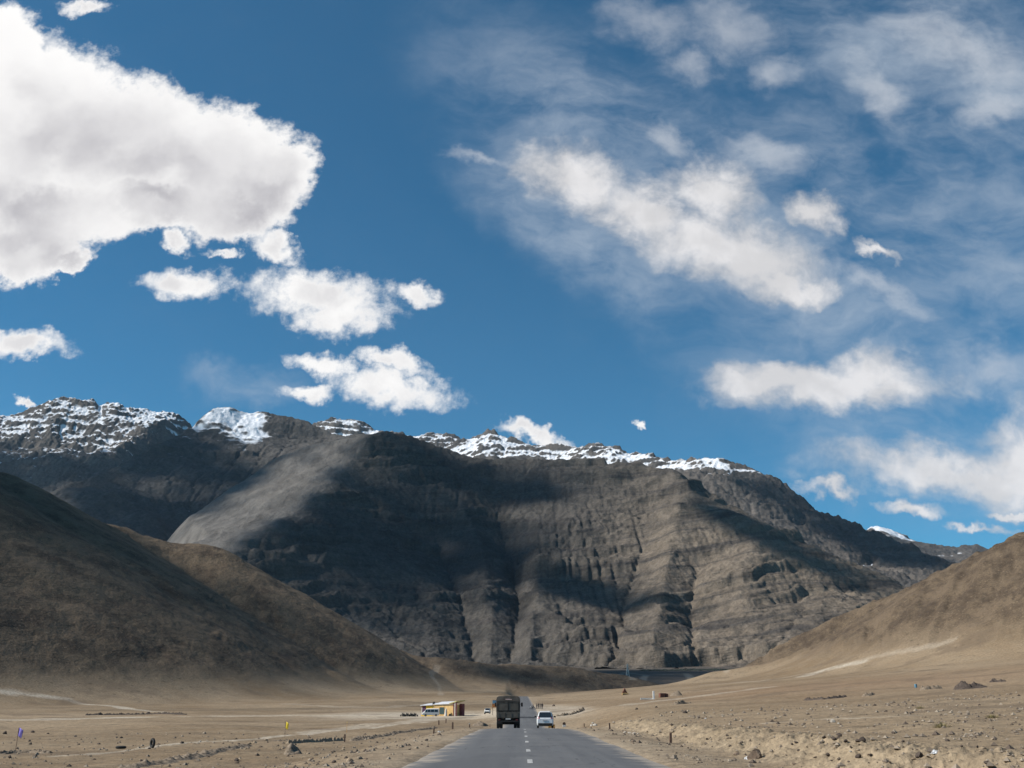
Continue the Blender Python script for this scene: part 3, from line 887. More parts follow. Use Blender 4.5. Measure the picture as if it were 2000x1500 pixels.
def haze():
    m, b = new_mat('thin_mountain_air')
    v = b.n('ShaderNodeVolumePrincipled', {'Color': (.62, .80, 1.0, 1), 'Density': HAZE, 'Anisotropy': .2})
    o = b.n('ShaderNodeOutputMaterial')
    b.t.links.new(v.outputs[0], o.inputs['Volume'])
    bm = bmesh.new()
    bmesh.ops.create_cube(bm, size=1.0)
    me = bpy.data.meshes.new('haze'); bm.to_mesh(me); bm.free()
    me.materials.append(m)
    o = bpy.data.objects.new('haze', me); COL.objects.link(o)
    o.location = (0, 0, 1400 - 75); o.scale = (25000, 25000, 2950)
    o['kind'] = 'stuff'
    o['label'] = 'thin blue mountain air that fades the far ranges'
    o['category'] = 'haze'


HAZE = 1.0e-5
haze()
# ------------------------------------------------------------------ road
def build_road():
    m, b = new_mat('worn_asphalt')
    pos = b.n('ShaderNodeNewGeometry').outputs['Position']
    lat = b.attr('lateral')
    lng = b.n('ShaderNodeMapping', {'Vector': pos, 'Scale': (1.1, .035, 1)}).outputs[0]
    st = b.noise(lng, 1.0, 5, .6)
    big = b.noise(pos, .25, 4, .6)
    fine = b.noise(pos, 9, 4, .7)
    c = b.mix(b.mr(st, .32, .68), (.098, .098, .100), (.135, .134, .133))
    c = b.mix(b.mr(big, .45, .7, 0, .5), c, (.155, .150, .144))
    c = b.v('SCALE', c, scale=b.mr(fine, .25, .75, .82, 1.18, 'LINEAR'))
    wheel = b.m('MULTIPLY', b.attr('wheel'), b.mr(st, .2, .7, .3, .7))
    c = b.mix(wheel, c, (.078, .080, .086))
    vc = b.n('ShaderNodeTexVoronoi', {'Vector': b.v('ADD', b.n('ShaderNodeMapping', {'Vector': pos, 'Scale': (.55, .12, 1)}).outputs[0], b.v('SCALE', b.noise(pos, .6, 4, out=1), scale=.5)), 'Scale': 1.0}, feature='DISTANCE_TO_EDGE')
    crack = b.m('MULTIPLY', b.mr(vc.outputs['Distance'], .004, .016, 1, 0), b.mr(b.noise(pos, .08, 3), .45, .6))
    c = b.mix(b.m('MULTIPLY', crack, .7), c, (.03, .03, .03))
    pv = b.n('ShaderNodeTexVoronoi', {'Vector': b.n('ShaderNodeMapping', {'Vector': pos, 'Scale': (.3, .07, 1)}).outputs[0], 'Scale': 1.0}, feature='F1', distance='CHEBYCHEV')
    patch = b.mr(b.n('ShaderNodeSeparateColor', {0: pv.outputs['Color']}).outputs[0], .80, .82)
    c = b.mix(b.m('MULTIPLY', patch, .35), c, (.075, .075, .078))
    sand = b.mr(b.m('ADD', lat, b.m('MULTIPLY', b.m('SUBTRACT', b.noise(pos, .5, 6, .7), .5), 1.3)), .80, 1.14)
    c = b.mix(sand, c, (.33, .28, .225))
    p = b.n('ShaderNodeBsdfPrincipled', {'Base Color': c, 'Roughness': b.mr(fine, 0, 1, .62, .85), 'Specular IOR Level': .35})
    bp = b.n('ShaderNodeBump', {'Height': fine, 'Strength': .35, 'Distance': .02})
    b.t.links.new(bp.outputs[0], p.inputs['Normal'])
    b.out(p.outputs[0])
    y = np.concatenate([np.arange(-40, 20, 2.0), np.arange(20, 130, .5), np.arange(130, 900, 2.0)])
    u = np.array([-1.12, -1.06, -1, -.93, -.8, -.62, -.42, -.22, -.06, .06, .22, .42, .62, .8, .93, 1, 1.06, 1.12])
    Yg, Ug = np.meshgrid(y, u, indexing='ij')
    edge = 4.0 + .30 * fbm(Yg / 9 + np.sign(Ug) * 50, Yg * 0 + np.sign(Ug) * 3, 4, 300) * np.clip(np.abs(Ug) * 2 - 1, 0, 1)
    X = road_x(Yg) + Ug * edge
    Z = road_z(Yg) + .05 - .09 * np.abs(Ug) ** 2 - .5 * np.clip(np.abs(Ug) - 1.0, 0, 1) + .004 * fbm(X * .7, Yg * .4, 2, 9)
    wheel = sum(np.exp(-((Ug * 4 - w) / .38) ** 2) for w in (-2.75, -1.05, 1.25, 2.9))
    o = grid_mesh('road', np.stack([X, Yg, Z], -1), m, dict(lateral=np.abs(Ug), wheel=np.clip(wheel, 0, 1)))
    SETTING.append(o)
    # centre dashes
    mm, b = new_mat('worn_white_paint')
    pos = b.n('ShaderNodeNewGeometry').outputs['Position']
    f = b.mr(b.noise(pos, 5, 5, .7), .35, .6)
    c = b.mix(f, (.17, .168, .165), (.50, .49, .47))
    b.out(b.n('ShaderNodeBsdfPrincipled', {'Base Color': c, 'Roughness': .7}).outputs[0])
    bm = bmesh.new()
    for y0 in (25.0, 33.8, 42.5, 53.5, 64, 75.5, 86):
        rows = []
        for k in range(5):
            yy = y0 + k * .62
            xx = road_x(yy) - .18
            rows.append([bm.verts.new((xx + s * .085, yy, float(road_z(yy)) + .058)) for s in (-1, 1)])
        for r0, r1 in zip(rows[:-1], rows[1:]):
            bm.faces.new((r0[0], r0[1], r1[1], r1[0]))
    me = bpy.data.meshes.new('road_marking'); bm.to_mesh(me); bm.free()
    me.materials.append(mm)
    o = bpy.data.objects.new('road_marking', me); COL.objects.link(o); SETTING.append(o)
    # near-black patch laid across the far carriageway
    mt = simple_mat('dark_patch_surface', (.022, .022, .024), .8, scale=2)
    yy = np.linspace(262, 271, 5); uu = np.linspace(-2.9, 2.9, 8)
    Yg, Ug = np.meshgrid(yy, uu, indexing='ij')
    Z = road_z(Yg) + .05 - .09 * (Ug / 4) ** 2 + .03
    o = grid_mesh('dark_patch', np.stack([road_x(Yg) + Ug, Yg, Z], -1), mt); SETTING.append(o)


build_road()


# ------------------------------------------------------------------ object helpers
class MB:
    def __init__(self):
        self.v, self.f = [], []

    def _add(self, vs, fs):
        o = len(self.v)
        self.v += [tuple(p) for p in vs]
        self.f += [tuple(i + o for i in f) for f in fs]
        return self

    def box(self, c, s, taper=1.0, rz=0.0):
        x, y, z = s[0] / 2, s[1] / 2, s[2] / 2
        vs = []
        for dz, k in ((-z, 1.0), (z, taper)):
            for dx, dy in ((-x, -y), (x, -y), (x, y), (-x, y)):
                px, py = dx * k, dy * k
                vs.append((c[0] + px * math.cos(rz) - py * math.sin(rz), c[1] + px * math.sin(rz) + py * math.cos(rz), c[2] + dz))
        return self._add(vs, [(3, 2, 1, 0), (4, 5, 6, 7), (0, 1, 5, 4), (1, 2, 6, 5), (2, 3, 7, 6), (3, 0, 4, 7)])

    def cyl(self, a, b, r0, r1=None, n=12, cap=True):
        a, b = Vector(a), Vector(b)
        r1 = r0 if r1 is None else r1
        d = (b - a).normalized()
        t = Vector((0, 0, 1)) if abs(d.z) < .9 else Vector((1, 0, 0))
        e1 = d.cross(t).normalized(); e2 = d.cross(e1)
        vs = []
        for p, r in ((a, r0), (b, r1)):
            for i in range(n):
                w = 2 * math.pi * i / n
                vs.append(p + e1 * (r * math.cos(w)) + e2 * (r * math.sin(w)))
        fs = [(i, (i + 1) % n, n + (i + 1) % n, n + i) for i in range(n)]
        if cap:
            fs += [tuple(range(n))[::-1], tuple(range(n, 2 * n))]
        return self._add(vs, fs)

    def loft(self, rings, cap=True):
        n = len(rings[0])
        vs = [p for r in rings for p in r]
        fs = []
        for k in range(len(rings) - 1):
            for i in range(n):
                j = (i + 1) % n
                fs.append((k * n + i, k * n + j, (k + 1) * n + j, (k + 1) * n + i))
        if cap:
            fs += [tuple(range(n))[::-1], tuple((len(rings) - 1) * n + i for i in range(n))]
        return self._add(vs, fs)

    def prism(self, prof, axis, a, b):
        def pt(p, t):
            return (t, p[0], p[1]) if axis == 'x' else (p[0], t, p[1])
        return self.loft([[pt(p, a) for p in prof], [pt(p, b) for p in prof]])

    def torus(self, c, R_, r, axis='x', n=28, k=10, sq=1.0):
        vs, fs = [], []
        for i in range(n):
            w = 2 * math.pi * i / n
            for j in range(k):
                q = 2 * math.pi * j / k
                rr_ = R_ + r * math.cos(q)
                h = r * sq * math.sin(q)
                p = (h, rr_ * math.cos(w), rr_ * math.sin(w)) if axis == 'x' else (rr_ * math.cos(w), rr_ * math.sin(w), h)
                vs.append((c[0] + p[0], c[1] + p[1], c[2] + p[2]))
        for i in range(n):
            for j in range(k):
                fs.append((i * k + j, ((i + 1) % n) * k + j, ((i + 1) % n) * k + (j + 1) % k, i * k + (j + 1) % k))
        return self._add(vs, fs)

    def quad(self, a, b, c, d, t=.012):
        """A thin sheet with thickness t (pushed out along its normal)."""
        a, b, c, d = map(Vector, (a, b, c, d))
        nrm = (b - a).cross(d - a).normalized() * t
        return self.loft([[a, b, c, d], [a + nrm, b + nrm, c + nrm, d + nrm]])

    def build(self, name, mat, parent=None, bevel=0.0, smooth_=False):
        me = bpy.data.meshes.new(name)
        me.from_pydata(self.v, [], self.f)
        bm = bmesh.new(); bm.from_mesh(me)
        if bevel:
            bmesh.ops.remove_doubles(bm, verts=bm.verts, dist=1e-5)
            bmesh.ops.bevel(bm, geom=[e for e in bm.edges if len(e.link_faces) == 2 and e.calc_face_angle(0) > .5], offset=bevel,
                            segments=2, profile=.6, affect='EDGES')
        bmesh.ops.recalc_face_normals(bm, faces=bm.faces)
        bm.to_mesh(me); bm.free()
        if smooth_:
            me.polygons.foreach_set('use_smooth', [True] * len(me.polygons))
        me.materials.append(mat)
        o = bpy.data.objects.new(name, me)
        COL.objects.link(o)
        if parent is not None:
            o.parent = parent
        return o


def tag(o, label, cat, group=None, kind=None):
    o['label'] = label
    o['category'] = cat
    if group:
        o['group'] = group
    if kind:
        o['kind'] = kind
    return o


def thing(name, label, cat, loc, rz=0.0, group=None):
    o = bpy.data.objects.new(name, None)
    o.empty_display_size = .2
    o.location = loc
    o.rotation_euler = (0, 0, rz)
    COL.objects.link(o)
    return tag(o, label, cat, group)


def copy_tree(root, loc, rz, label=None):
    c = root.copy(); COL.objects.link(c)
    c.location = loc
    c.rotation_euler = (0, 0, rz)
    if label:
        c['label'] = label
    for ch in list(root.children):
        d = ch.copy(); COL.objects.link(d); d.parent = c
        for g in list(ch.children):
            e = g.copy(); COL.objects.link(e); e.parent = d
    return c


M = {
    'olive': simple_mat('dusty_olive_paint', (.090, .078, .062), .75, scale=2, var=.25),
    'canvas': simple_mat('weathered_dark_canvas', (.115, .098, .082), .95, scale=1.5, var=.3, bump=.4),
    'black': simple_mat('black_rubber', (.018, .018, .018), .85, scale=6, var=.3),
    'under': simple_mat('grimy_underbody', (.022, .021, .020), .9, scale=4, var=.3),
    'rim': simple_mat('grey_steel_rim', (.22, .22, .22), .5, .6, scale=8),
    'white': simple_mat('white_car_paint', (.78, .78, .77), .25, scale=1.2, var=.04, coat=.4),
    'white2': simple_mat('dusty_white_paint', (.74, .73, .70), .5, scale=1.2, var=.08),
    'glass': simple_mat('dark_tinted_glass', (.020, .026, .030), .08, scale=1, var=.1, spec=.8),
    'red': simple_mat('red_lamp_plastic', (.30, .015, .018), .3, scale=4, var=.1),
    'chrome': simple_mat('dull_steel', (.45, .45, .45), .35, .8),
    'orange': simple_mat('weathered_orange_board', (.42, .15, .035), .6, scale=2, var=.2),
    'ochre': simple_mat('ochre_yellow_board', (.48, .24, .04), .6, scale=2, var=.2),
    'blue': simple_mat('sky_blue_board', (.10, .24, .38), .6, scale=2, var=.2),
    'yellow': simple_mat('yellow_paint', (.62, .46, .02), .6, scale=3, var=.15),
    'ywall': simple_mat('yellow_limewash', (.72, .45, .045), .9, scale=1.2, var=.18, bump=.3),
    'twall': simple_mat('tan_mud_plaster', (.66, .44, .19), .95, scale=1.0, var=.2, bump=.4),
    'sheet': simple_mat('pale_tin_roof', (.68, .69, .72), .5, .1, scale=1.5, var=.15),
    'purple': simple_mat('dark_purple_cloth', (.075, .028, .070), .9, scale=2, var=.2),
    'maroon': simple_mat('maroon_paint', (.16, .045, .055), .8, scale=2, var=.2),
    'teal': simple_mat('dark_teal_shutter', (.025, .060, .060), .6, scale=2, var=.2),
    'turq': simple_mat('turquoise_tin_roof', (.12, .38, .38), .6, scale=1, var=.15),
    'post': simple_mat('weathered_brown_concrete', (.14, .085, .062), .9, scale=9, var=.3, bump=.4),
    'wtop': simple_mat('worn_whitewash', (.62, .59, .54), .9, scale=9, var=.25, bump=.3),
    'brown': simple_mat('rusty_brown_sheet', (.15, .062, .038), .8, scale=1.5, var=.3),
    'steel': simple_mat('galvanised_steel', (.80, .72, .62), .6, 0),
    'violet': simple_mat('faded_violet_cloth', (.20, .16, .48), .9, scale=8, var=.15),
    'skin': simple_mat('skin', (.30, .17, .11), .6, var=.05),
    'hair': simple_mat('black_hair', (.015, .013, .012), .6),
    'denim': simple_mat('dark_trousers', (.028, .03, .042), .9),
    'jacket': simple_mat('dark_jacket', (.022, .022, .026), .9),
    'jacket2': simple_mat('charcoal_jacket', (.045, .04, .042), .9),
    'pale': simple_mat('pale_jacket', (.55, .53, .50), .9),
    'bag': simple_mat('white_polythene', (.80, .80, .80), .35, scale=12, var=.08, bump=.3),
    'bluebin': simple_mat('blue_plastic', (.10, .24, .34), .5),
    'bush': simple_mat('dry_grass_blades', (.20, .165, .075), .95, scale=14, var=.35),
    'trees': simple_mat('far_dark_foliage', (.035, .042, .028), .95, scale=.2, var=.4),
}


def rock_mat(name, c1, c2):
    m, b = new_mat(name)
    pos = b.n('ShaderNodeNewGeometry').outputs['Position']
    n = b.noise(pos, 3.5, 6, .65)
    f = b.noise(pos, 17, 4, .7)
    c = b.mix(b.mr(n, .35, .65), c1, c2)
    c = b.v('SCALE', c, scale=b.mr(f, .25, .75, .7, 1.3, 'LINEAR'))
    p = b.n('ShaderNodeBsdfPrincipled', {'Base Color': c, 'Roughness': .92, 'Specular IOR Level': .2})
    bp = b.n('ShaderNodeBump', {'Height': f, 'Strength': .7, 'Distance': .04})
    b.t.links.new(bp.outputs[0], p.inputs['Normal'])
    b.out(p.outputs[0])
    return m


RM = {'brown': rock_mat('brown_field_stone', (.12, .085, .062), (.20, .15, .11)),
      'dark': rock_mat('dark_broken_rock', (.055, .043, .037), (.11, .085, .068)),
      'pale': rock_mat('pale_limestone', (.34, .30, .25), (.52, .48, .42)),
      'tan': rock_mat('tan_sandstone', (.24, .18, .125), (.34, .27, .19)),
      'rubble': rock_mat('grey_brown_rubble', (.12, .092, .066), (.26, .205, .15))}


def metres(px, D):
    return px * D / 2097.0


# ------------------------------------------------------------------ stones
def stone_mesh(seed, sx=1, sy=1, sz=.7, sub=2):
    bm = bmesh.new()
    bmesh.ops.create_icosphere(bm, subdivisions=sub, radius=.5)
    rng = random.Random(seed)
    cuts = [(Vector((rng.uniform(-1, 1), rng.uniform(-1, 1), rng.uniform(-.6, 1))).normalized(), rng.uniform(.25, .42)) for _ in range(9)]
    for v in bm.verts:
        for n, d in cuts:
            k = v.co.dot(n)
            if k > d:
                v.co -= n * (k - d) * .92
        v.co += Vector((rng.uniform(-1, 1), rng.uniform(-1, 1), rng.uniform(-1, 1))) * .018
        v.co = Vector((v.co.x * sx, v.co.y * sy, v.co.z * sz))
    me = bpy.data.meshes.new('stone')
    bm.to_mesh(me); bm.free()
    return me


STONES = {k: [] for k in RM}
for k in RM:
    for i in range(5):
        me = stone_mesh(i * 3 + len(k), random.uniform(.9, 1.5), random.uniform(.8, 1.2), random.uniform(.6, 1.0))
        me.materials.append(RM[k])
        STONES[k].append(me)


def stone(px, py, wpx, kind, label, group=None, name='stone', hk=1.0):
    g = ground_at(px, py)
    if g is None:
        return None
    me = random.choice(STONES[kind])
    o = bpy.data.objects.new(name, me)
    s = metres(wpx, g[3])
    o.scale = (s, s, s * hk)
    o.rotation_euler = (random.uniform(-.2, .2), random.uniform(-.2, .2), random.uniform(0, 6.28))
    o.location = (g[0], g[1], g[2] + s * .12 * hk)
    COL.objects.link(o)
    return tag(o, label, 'stone', group)


# single stones that stand out in the photograph
stone(1439, 1475, 17, 'brown', 'squarish brown boulder at the foot of the yellow bank, left of the larger slab', name='boulder', hk=.85)
g = ground_at(1476, 1481)
me = stone_mesh(91, 1.9, 1.2, .95, 3); me.materials.append(RM['brown'])
o = bpy.data.objects.new('boulder', me); s = metres(23, g[3]); o.scale = (s * .82, s, s * 1.1); o.rotation_euler = (.1, -.38, .35)
o.location = (g[0], g[1], g[2] + s * .26); COL.objects.link(o)
tag(o, 'largest brown slab boulder tilted over a white bag below the yellow bank', 'stone')
stone(1627, 1411, 9, 'pale', 'brightest white pointed stone standing alone on the right slope', hk=1.5)
stone(1638, 1414, 8, 'pale', 'pale flat stone lying just right of the white pointed stone', hk=.7)
for px, py, w, hk in ((1610, 1444, 11, .9), (1628, 1447, 14, .7), (1640, 1438, 11, 1), (1652, 1449, 11, .9), (1674, 1448, 10, .7), (1686, 1448, 13, 1), (1555, 1453, 8, .8)):
    stone(px, py, w, 'dark', 'dark brown stone in the loose cluster above the yellow bank', 'dark stones above the bank', hk=hk)
for px, py, w in ((1220, 1431, 7), (1229, 1432, 8), (1238, 1433, 8), (1246, 1434, 6)):
    stone(px, py, w, 'pale', 'whitish stone in the short row on the gravel right of the road', 'whitish stones beside the road', hk=.7)
for px, py, w in ((1158, 1414, 8), (1163, 1418, 9), (1155, 1418, 6)):
    stone(px, py, w, 'pale', 'pale stone in the heap beside the small kerb post', 'pale stones heaped by the kerb post')
stone(1795, 1478, 16, 'dark', 'dark pointed rock at the lip of the bank left of the white scrap', hk=1.2)
stone(1850, 1448, 9, 'dark', 'dark stone with a bright left side alone in the brown slope above the white scrap')
stone(1745, 1433, 10, 'dark', 'dark stone beside a white chip in the middle of the right slope')
stone(1676, 1479, 13, 'dark', 'dark upright rock by the paler stones at the lip of the right bank', hk=1.1)
stone(1662, 1470, 10, 'pale', 'pale stone near the dark upright rock at the lip of the bank', hk=.6)
stone(834, 1447, 10, 'dark', 'small dark stone on the left verge below the reddish post', hk=.7)
stone(684, 1487, 16, 'tan', 'pale angular rock on the left verge near the tarmac edge', hk=.8)
stone(700, 1483, 9, 'tan', 'tan stone right of the pale angular rock on the left verge')
stone(652, 1490, 10, 'dark', 'dark stone among dry stalks on the left verge')
stone(355, 1452, 11, 'dark', 'dark lump of stone right of the upright tyre', hk=.6)
stone(391, 1449, 6, 'pale', 'whitish stone on the pale track right of the dark lump')
stone(10, 1434, 8, 'dark', 'dark stone left of the violet flag', hk=1.1)
stone(63, 1431, 7, 'dark', 'dark stone right of the violet flag in the field')
stone(278, 1487, 10, 'dark', 'small brown stone in front of the upright tyre', hk=.7)
stone(1244, 1386, 6, 'dark', 'small round dark rock on the slope below the white slab', hk=1)
stone(1282, 1382, 6, 'dark', 'small pointed dark rock on the slope below the brown box', hk=.9)
stone(1338, 1393, 13, 'dark', 'dark angular rock above the kerb bank right of the road', hk=.7)
stone(1081, 1379, 9, 'dark', 'dark low boulder on the pale lay-by right of the people', name='boulder', hk=.6)

rng = random.Random(11)


def scatter(n, box, wr, kinds, label, group):
    for _ in range(n):
        px, py = rng.uniform(box[0], box[2]), rng.uniform(box[1], box[3])
        g = ground_at(px, py)
        if g is None or abs(g[0] - road_x(g[1])) < 4.6:
            continue
        stone(px, py, rng.uniform(*wr) * (1.0 + .6 * (py - 1400) / 100), rng.choice(kinds), label, group, hk=rng.uniform(.6, 1))


scatter(70, (1330, 1400, 1995, 1497), (3, 6.5), ['brown', 'dark', 'dark', 'tan'], 'small loose stone scattered over the stony slope right of the road', 'loose stones on the right slope')
scatter(22, (1150, 1428, 1420, 1497), (3, 6), ['brown', 'dark', 'tan'], 'small stone on the gravel shoulder right of the tarmac', 'stones on the right shoulder')
scatter(45, (420, 1440, 840, 1497), (3, 7), ['brown', 'dark', 'tan', 'tan'], 'small stone on the rough verge left of the tarmac', 'stones on the left verge')
scatter(18, (0, 1430, 420, 1497), (3, 6), ['brown', 'dark', 'tan'], 'small stone lying in the brown field at the left', 'stones in the left field')


# loose gravel, far too many to count
def gravel():
    rs = np.random.RandomState(5)
    V, F = [], []
    base = np.array([(1, 0, 0), (-1, 0, 0), (0, 1, 0), (0, -1, 0), (0, 0, 1), (0, 0, -.4)])
    tri = np.array([(0, 2, 4), (2, 1, 4), (1, 3, 4), (3, 0, 4), (2, 0, 5), (1, 2, 5), (3, 1, 5), (0, 3, 5)])
    n = 30000
    D = 20 * (8.0) ** (rs.rand(n) ** 1.25)
    A = np.radians(rs.uniform(-30, 30, n))
    x, y = np.sin(A) * D, np.cos(A) * D
    u = x - road_x(y)
    dens = np.where(u > 0, .9, .55) * smooth(4.3, 5.5, np.abs(u))
    dens = dens * (.12 + .88 * smooth(-.1, .45, fbm(x / 6, y / 6, 3, 31)))
    keep = rs.rand(n) < dens
    x, y, D = x[keep], y[keep], D[keep]
    z = H(x, y)
    s = (.018 + .075 * rs.rand(len(x)) ** 5) * (1 + D / 70)
    cnt = len(x)
    jit = 1 + .35 * (rs.rand(cnt, 6, 3) - .5)
    vs = base[None] * jit * s[:, None, None] * np.array([1, 1, .8])
    ang = rs.rand(cnt) * 6.28
    c, sn = np.cos(ang)[:, None], np.sin(ang)[:, None]
    vx = vs[:, :, 0] * c - vs[:, :, 1] * sn + x[:, None]
    vy = vs[:, :, 0] * sn + vs[:, :, 1] * c + y[:, None]
    vz = vs[:, :, 2] + z[:, None] + .12 * s[:, None]
    co = np.stack([vx, vy, vz], -1).reshape(-1, 3)
    f = (tri[None] + 6 * np.arange(cnt)[:, None, None]).reshape(-1, 3)
    me = bpy.data.meshes.new('gravel')
    me.from_pydata(co.tolist(), [], f.tolist())
    m, b = new_mat('mixed_gravel')
    pos = b.n('ShaderNodeNewGeometry')
    r = pos.outputs['Random Per Island']
    cc = b.mix(b.mr(r, .1, .9, 0, 1, 'LINEAR'), (.085, .062, .046), (.30, .245, .185))
    b.out(b.n('ShaderNodeBsdfPrincipled', {'Base Color': cc, 'Roughness': .95}).outputs[0])
    me.materials.append(m)
    o = bpy.data.objects.new('gravel', me); COL.objects.link(o)
    tag(o, 'loose gravel and grit strewn over both verges of the road', 'gravel', kind='stuff')


gravel()


# ------------------------------------------------------------------ banks, heaps and walls of rubble
def heap(name, path, wpx, hpx, mat, label, cat, group=None, seed=0, rough=.5, n=None):
    """A long or round mound of earth and broken stone that follows a line on the ground."""
    pts = [ground_at(*p) for p in path]
    if any(p is None for p in pts):
        return None
    Dm = sum(p[3] for p in pts) / len(pts)
    w, h = metres(wpx, Dm), metres(hpx, Dm)
    base = Vector((pts[0][0], pts[0][1], 0)); end = Vector((pts[-1][0], pts[-1][1], 0))
    mid = (base + end) / 2
    L = sum(math.hypot(b[0] - a[0], b[1] - a[1]) for a, b in zip(pts[:-1], pts[1:])) if len(pts) > 1 else 0
    xs = [p[0] for p in pts]; ys = [p[1] for p in pts]
    step = max(h / 7, w / 26)
    gx = np.arange(min(xs) - w * .8, max(xs) + w * .8, step)
    gy = np.arange(min(ys) - w * 1.1, max(ys) + w * 1.1, step)
    if len(gx) * len(gy) > 60000:
        k = math.sqrt(len(gx) * len(gy) / 60000)
        gx = np.arange(min(xs) - w * .8, max(xs) + w * .8, step * k); gy = np.arange(min(ys) - w * 1.1, max(ys) + w * 1.1, step * k)
    X, Y = np.meshgrid(gx, gy)
    d = np.full(X.shape, 1e9)
    if len(pts) == 1:
        d = np.hypot(X - xs[0], Y - ys[0])
    for a, b in zip(pts[:-1], pts[1:]):
        dx, dy = b[0] - a[0], b[1] - a[1]
        t = np.clip(((X - a[0]) * dx + (Y - a[1]) * dy) / (dx * dx + dy * dy + 1e-9), 0, 1)
        d = np.minimum(d, np.hypot(X - a[0] - t * dx, Y - a[1] - t * dy))
    nz = fbm(X / (w * .45), Y / (w * .45), 4, 400 + seed, .62)
    k = np.clip(1 - (d / (w * .5)) * (1 + .45 * fbm(X / w, Y / w, 2, 410 + seed)), 0, 1)
    k = k * np.clip(.62 + .75 * fbm(X / (w * .9), Y / (w * .9), 3, 430 + seed), .08, 1.1)
    Z = h * (k ** .8) * (1 + rough * nz) + .25 * h * rough * ridged(X / (w * .16), Y / (w * .16), 2, 420 + seed) * smooth(0, .3, k)
    mask = (k > .015)
    mk = mask[:-1, :-1] | mask[1:, :-1] | mask[:-1, 1:] | mask[1:, 1:]
    GZ_ = H(X, Y)
    Zw = GZ_ + np.where(k > 0, Z, 0) - .04 * h
    o = grid_mesh(name, np.stack([X - mid.x, Y - mid.y, Zw], -1), mat, None, mk, smooth_shade=False)
    o.location = (mid.x, mid.y, 0)
    return tag(o, label, cat, group)


heap('rubble_bank', [(255, 1499), (330, 1489), (400, 1475), (440, 1464), (480, 1457)], 30, 6, RM['rubble'], 'long dark rubble bank running across the bottom of the left field', 'bank', seed=1, rough=.9)
heap('rubble_bank', [(-20, 1473), (30, 1470), (60, 1469), (95, 1471)], 16, 6, RM['rubble'], 'low dark bank at the foot of the violet flag pole', 'bank', seed=2, rough=.8)
heap('earth_mound', [(574, 1473)], 40, 24, RM['rubble'], 'rough earth and rock mound casting a dark shadow on the left verge', 'mound', seed=3, rough=.7)
heap('earth_mound', [(938, 1417)], 30, 11, RM['rubble'], 'dark gravel mound beside the tarmac just left of the truck', 'mound', seed=4, rough=.35)
heap('earth_wall', [(563, 1452), (600, 1450), (640, 1448), (668, 1447)], 7, 9, RM['tan'], 'low ruined earth wall with a post at its right end, left verge', 'wall', seed=5, rough=.45)
heap('rubble_bank', [(690, 1447), (730, 1440), (770, 1433), (800, 1429), (850, 1422)], 15, 4, RM['rubble'], 'ragged rubble edge between the pale lot and the left verge', 'bank', seed=6, rough=.9)
heap('rubble_bank', [(170, 1397), (240, 1396), (300, 1395), (360, 1396)], 9, 3.2, RM['dark'], 'thin dark bank beside the white track far across the left field', 'bank', seed=7, rough=.9)
heap('rubble_heap', [(1880, 1346), (1908, 1343)], 30, 12, RM['dark'], 'dark rubble heap, biggest of those high on the right slope', 'heap', seed=8, rough=.7)
heap('rubble_heap', [(1806, 1347), (1833, 1345)], 18, 9, RM['rubble'], 'lower stone heap just right of the blue drum', 'heap', seed=9, rough=.9)
heap('rubble_heap', [(1940, 1332), (1958, 1331)], 14, 6, RM['dark'], 'small dark heap, rightmost and highest on the right slope', 'heap', seed=10, rough=.6)
heap('rubble_heap', [(1575, 1368), (1610, 1366), (1648, 1362)], 12, 5, RM['dark'], 'long flat dark heap below the bright track on the right slope', 'heap', seed=11, rough=.8)
heap('rubble_heap', [(1690, 1360), (1702, 1357)], 14, 6, RM['rubble'], 'short grey heap between the long flat heap and the blue drum', 'heap', seed=12, rough=.7)
heap('gravel_heap', [(1322, 1359)], 22, 13, RM['rubble'], 'pointed grey gravel heap right of the brown box', 'heap', seed=13, rough=.3)
heap('rubble_heap', [(1318, 1376), (1345, 1374)], 12, 6, RM['rubble'], 'brown rubble heap in front of the pointed gravel heap', 'heap', seed=14, rough=.8)
heap('rubble_bank', [(1090, 1399), (1115, 1396), (1130, 1392), (1138, 1386)], 8, 5, RM['rubble'], 'curved dark edge of the pale lay-by right of the white car', 'bank', seed=15, rough=.8)


# ------------------------------------------------------------------ kerb posts
def kerb_post(px, py, hpx, label, white=False, tilt=0.0):
    g = ground_at(px, py)
    h = metres(hpx, g[3]); w = max(.12, h * .24)
    t = thing('kerb_post', label, 'post', (g[0], g[1], g[2] - .03), rng.uniform(-.3, .3), 'stone kerb posts along the road')
    t.rotation_euler.y = tilt
    MB().box((0, 0, h * .40), (w, w * .8, h * .80), .96).build('shaft', M['post'], t, bevel=.012)
    MB().box((0, 0, h * .90), (w * .98, w * .78, h * .2), .85).build('cap', M['wtop'] if white else M['post'], t, bevel=.012)
    return t


kerb_post(1310, 1451, 20, 'brown kerb post in front of the yellow bank, tallest right of the road', tilt=.03)
kerb_post(1191, 1424, 12, 'dark kerb post on the right shoulder beyond the tallest one', tilt=-.04)
kerb_post(1141, 1420, 7, 'short kerb post on the right shoulder left of the pale stone heap')
kerb_post(884, 1424, 13, 'tallest dark kerb post left of the road, nearest the tarmac')
kerb_post(857, 1416, 9, 'dark kerb post left of the road standing against the pale lot')
kerb_post(871, 1412, 8, 'farthest dark kerb post left of the road, above the tallest one')
kerb_post(847, 1433, 11, 'reddish brown kerb post left of the road, nearest the camera', tilt=.05)
kerb_post(917, 1421, 8, 'kerb post with a pale whitewashed top, right of the tallest left one', True)
kerb_post(957, 1420, 5, 'tiny kerb post between the gravel mound and the truck')
kerb_post(1075, 1419, 5, 'tiny kerb post just right of the white hatchback')


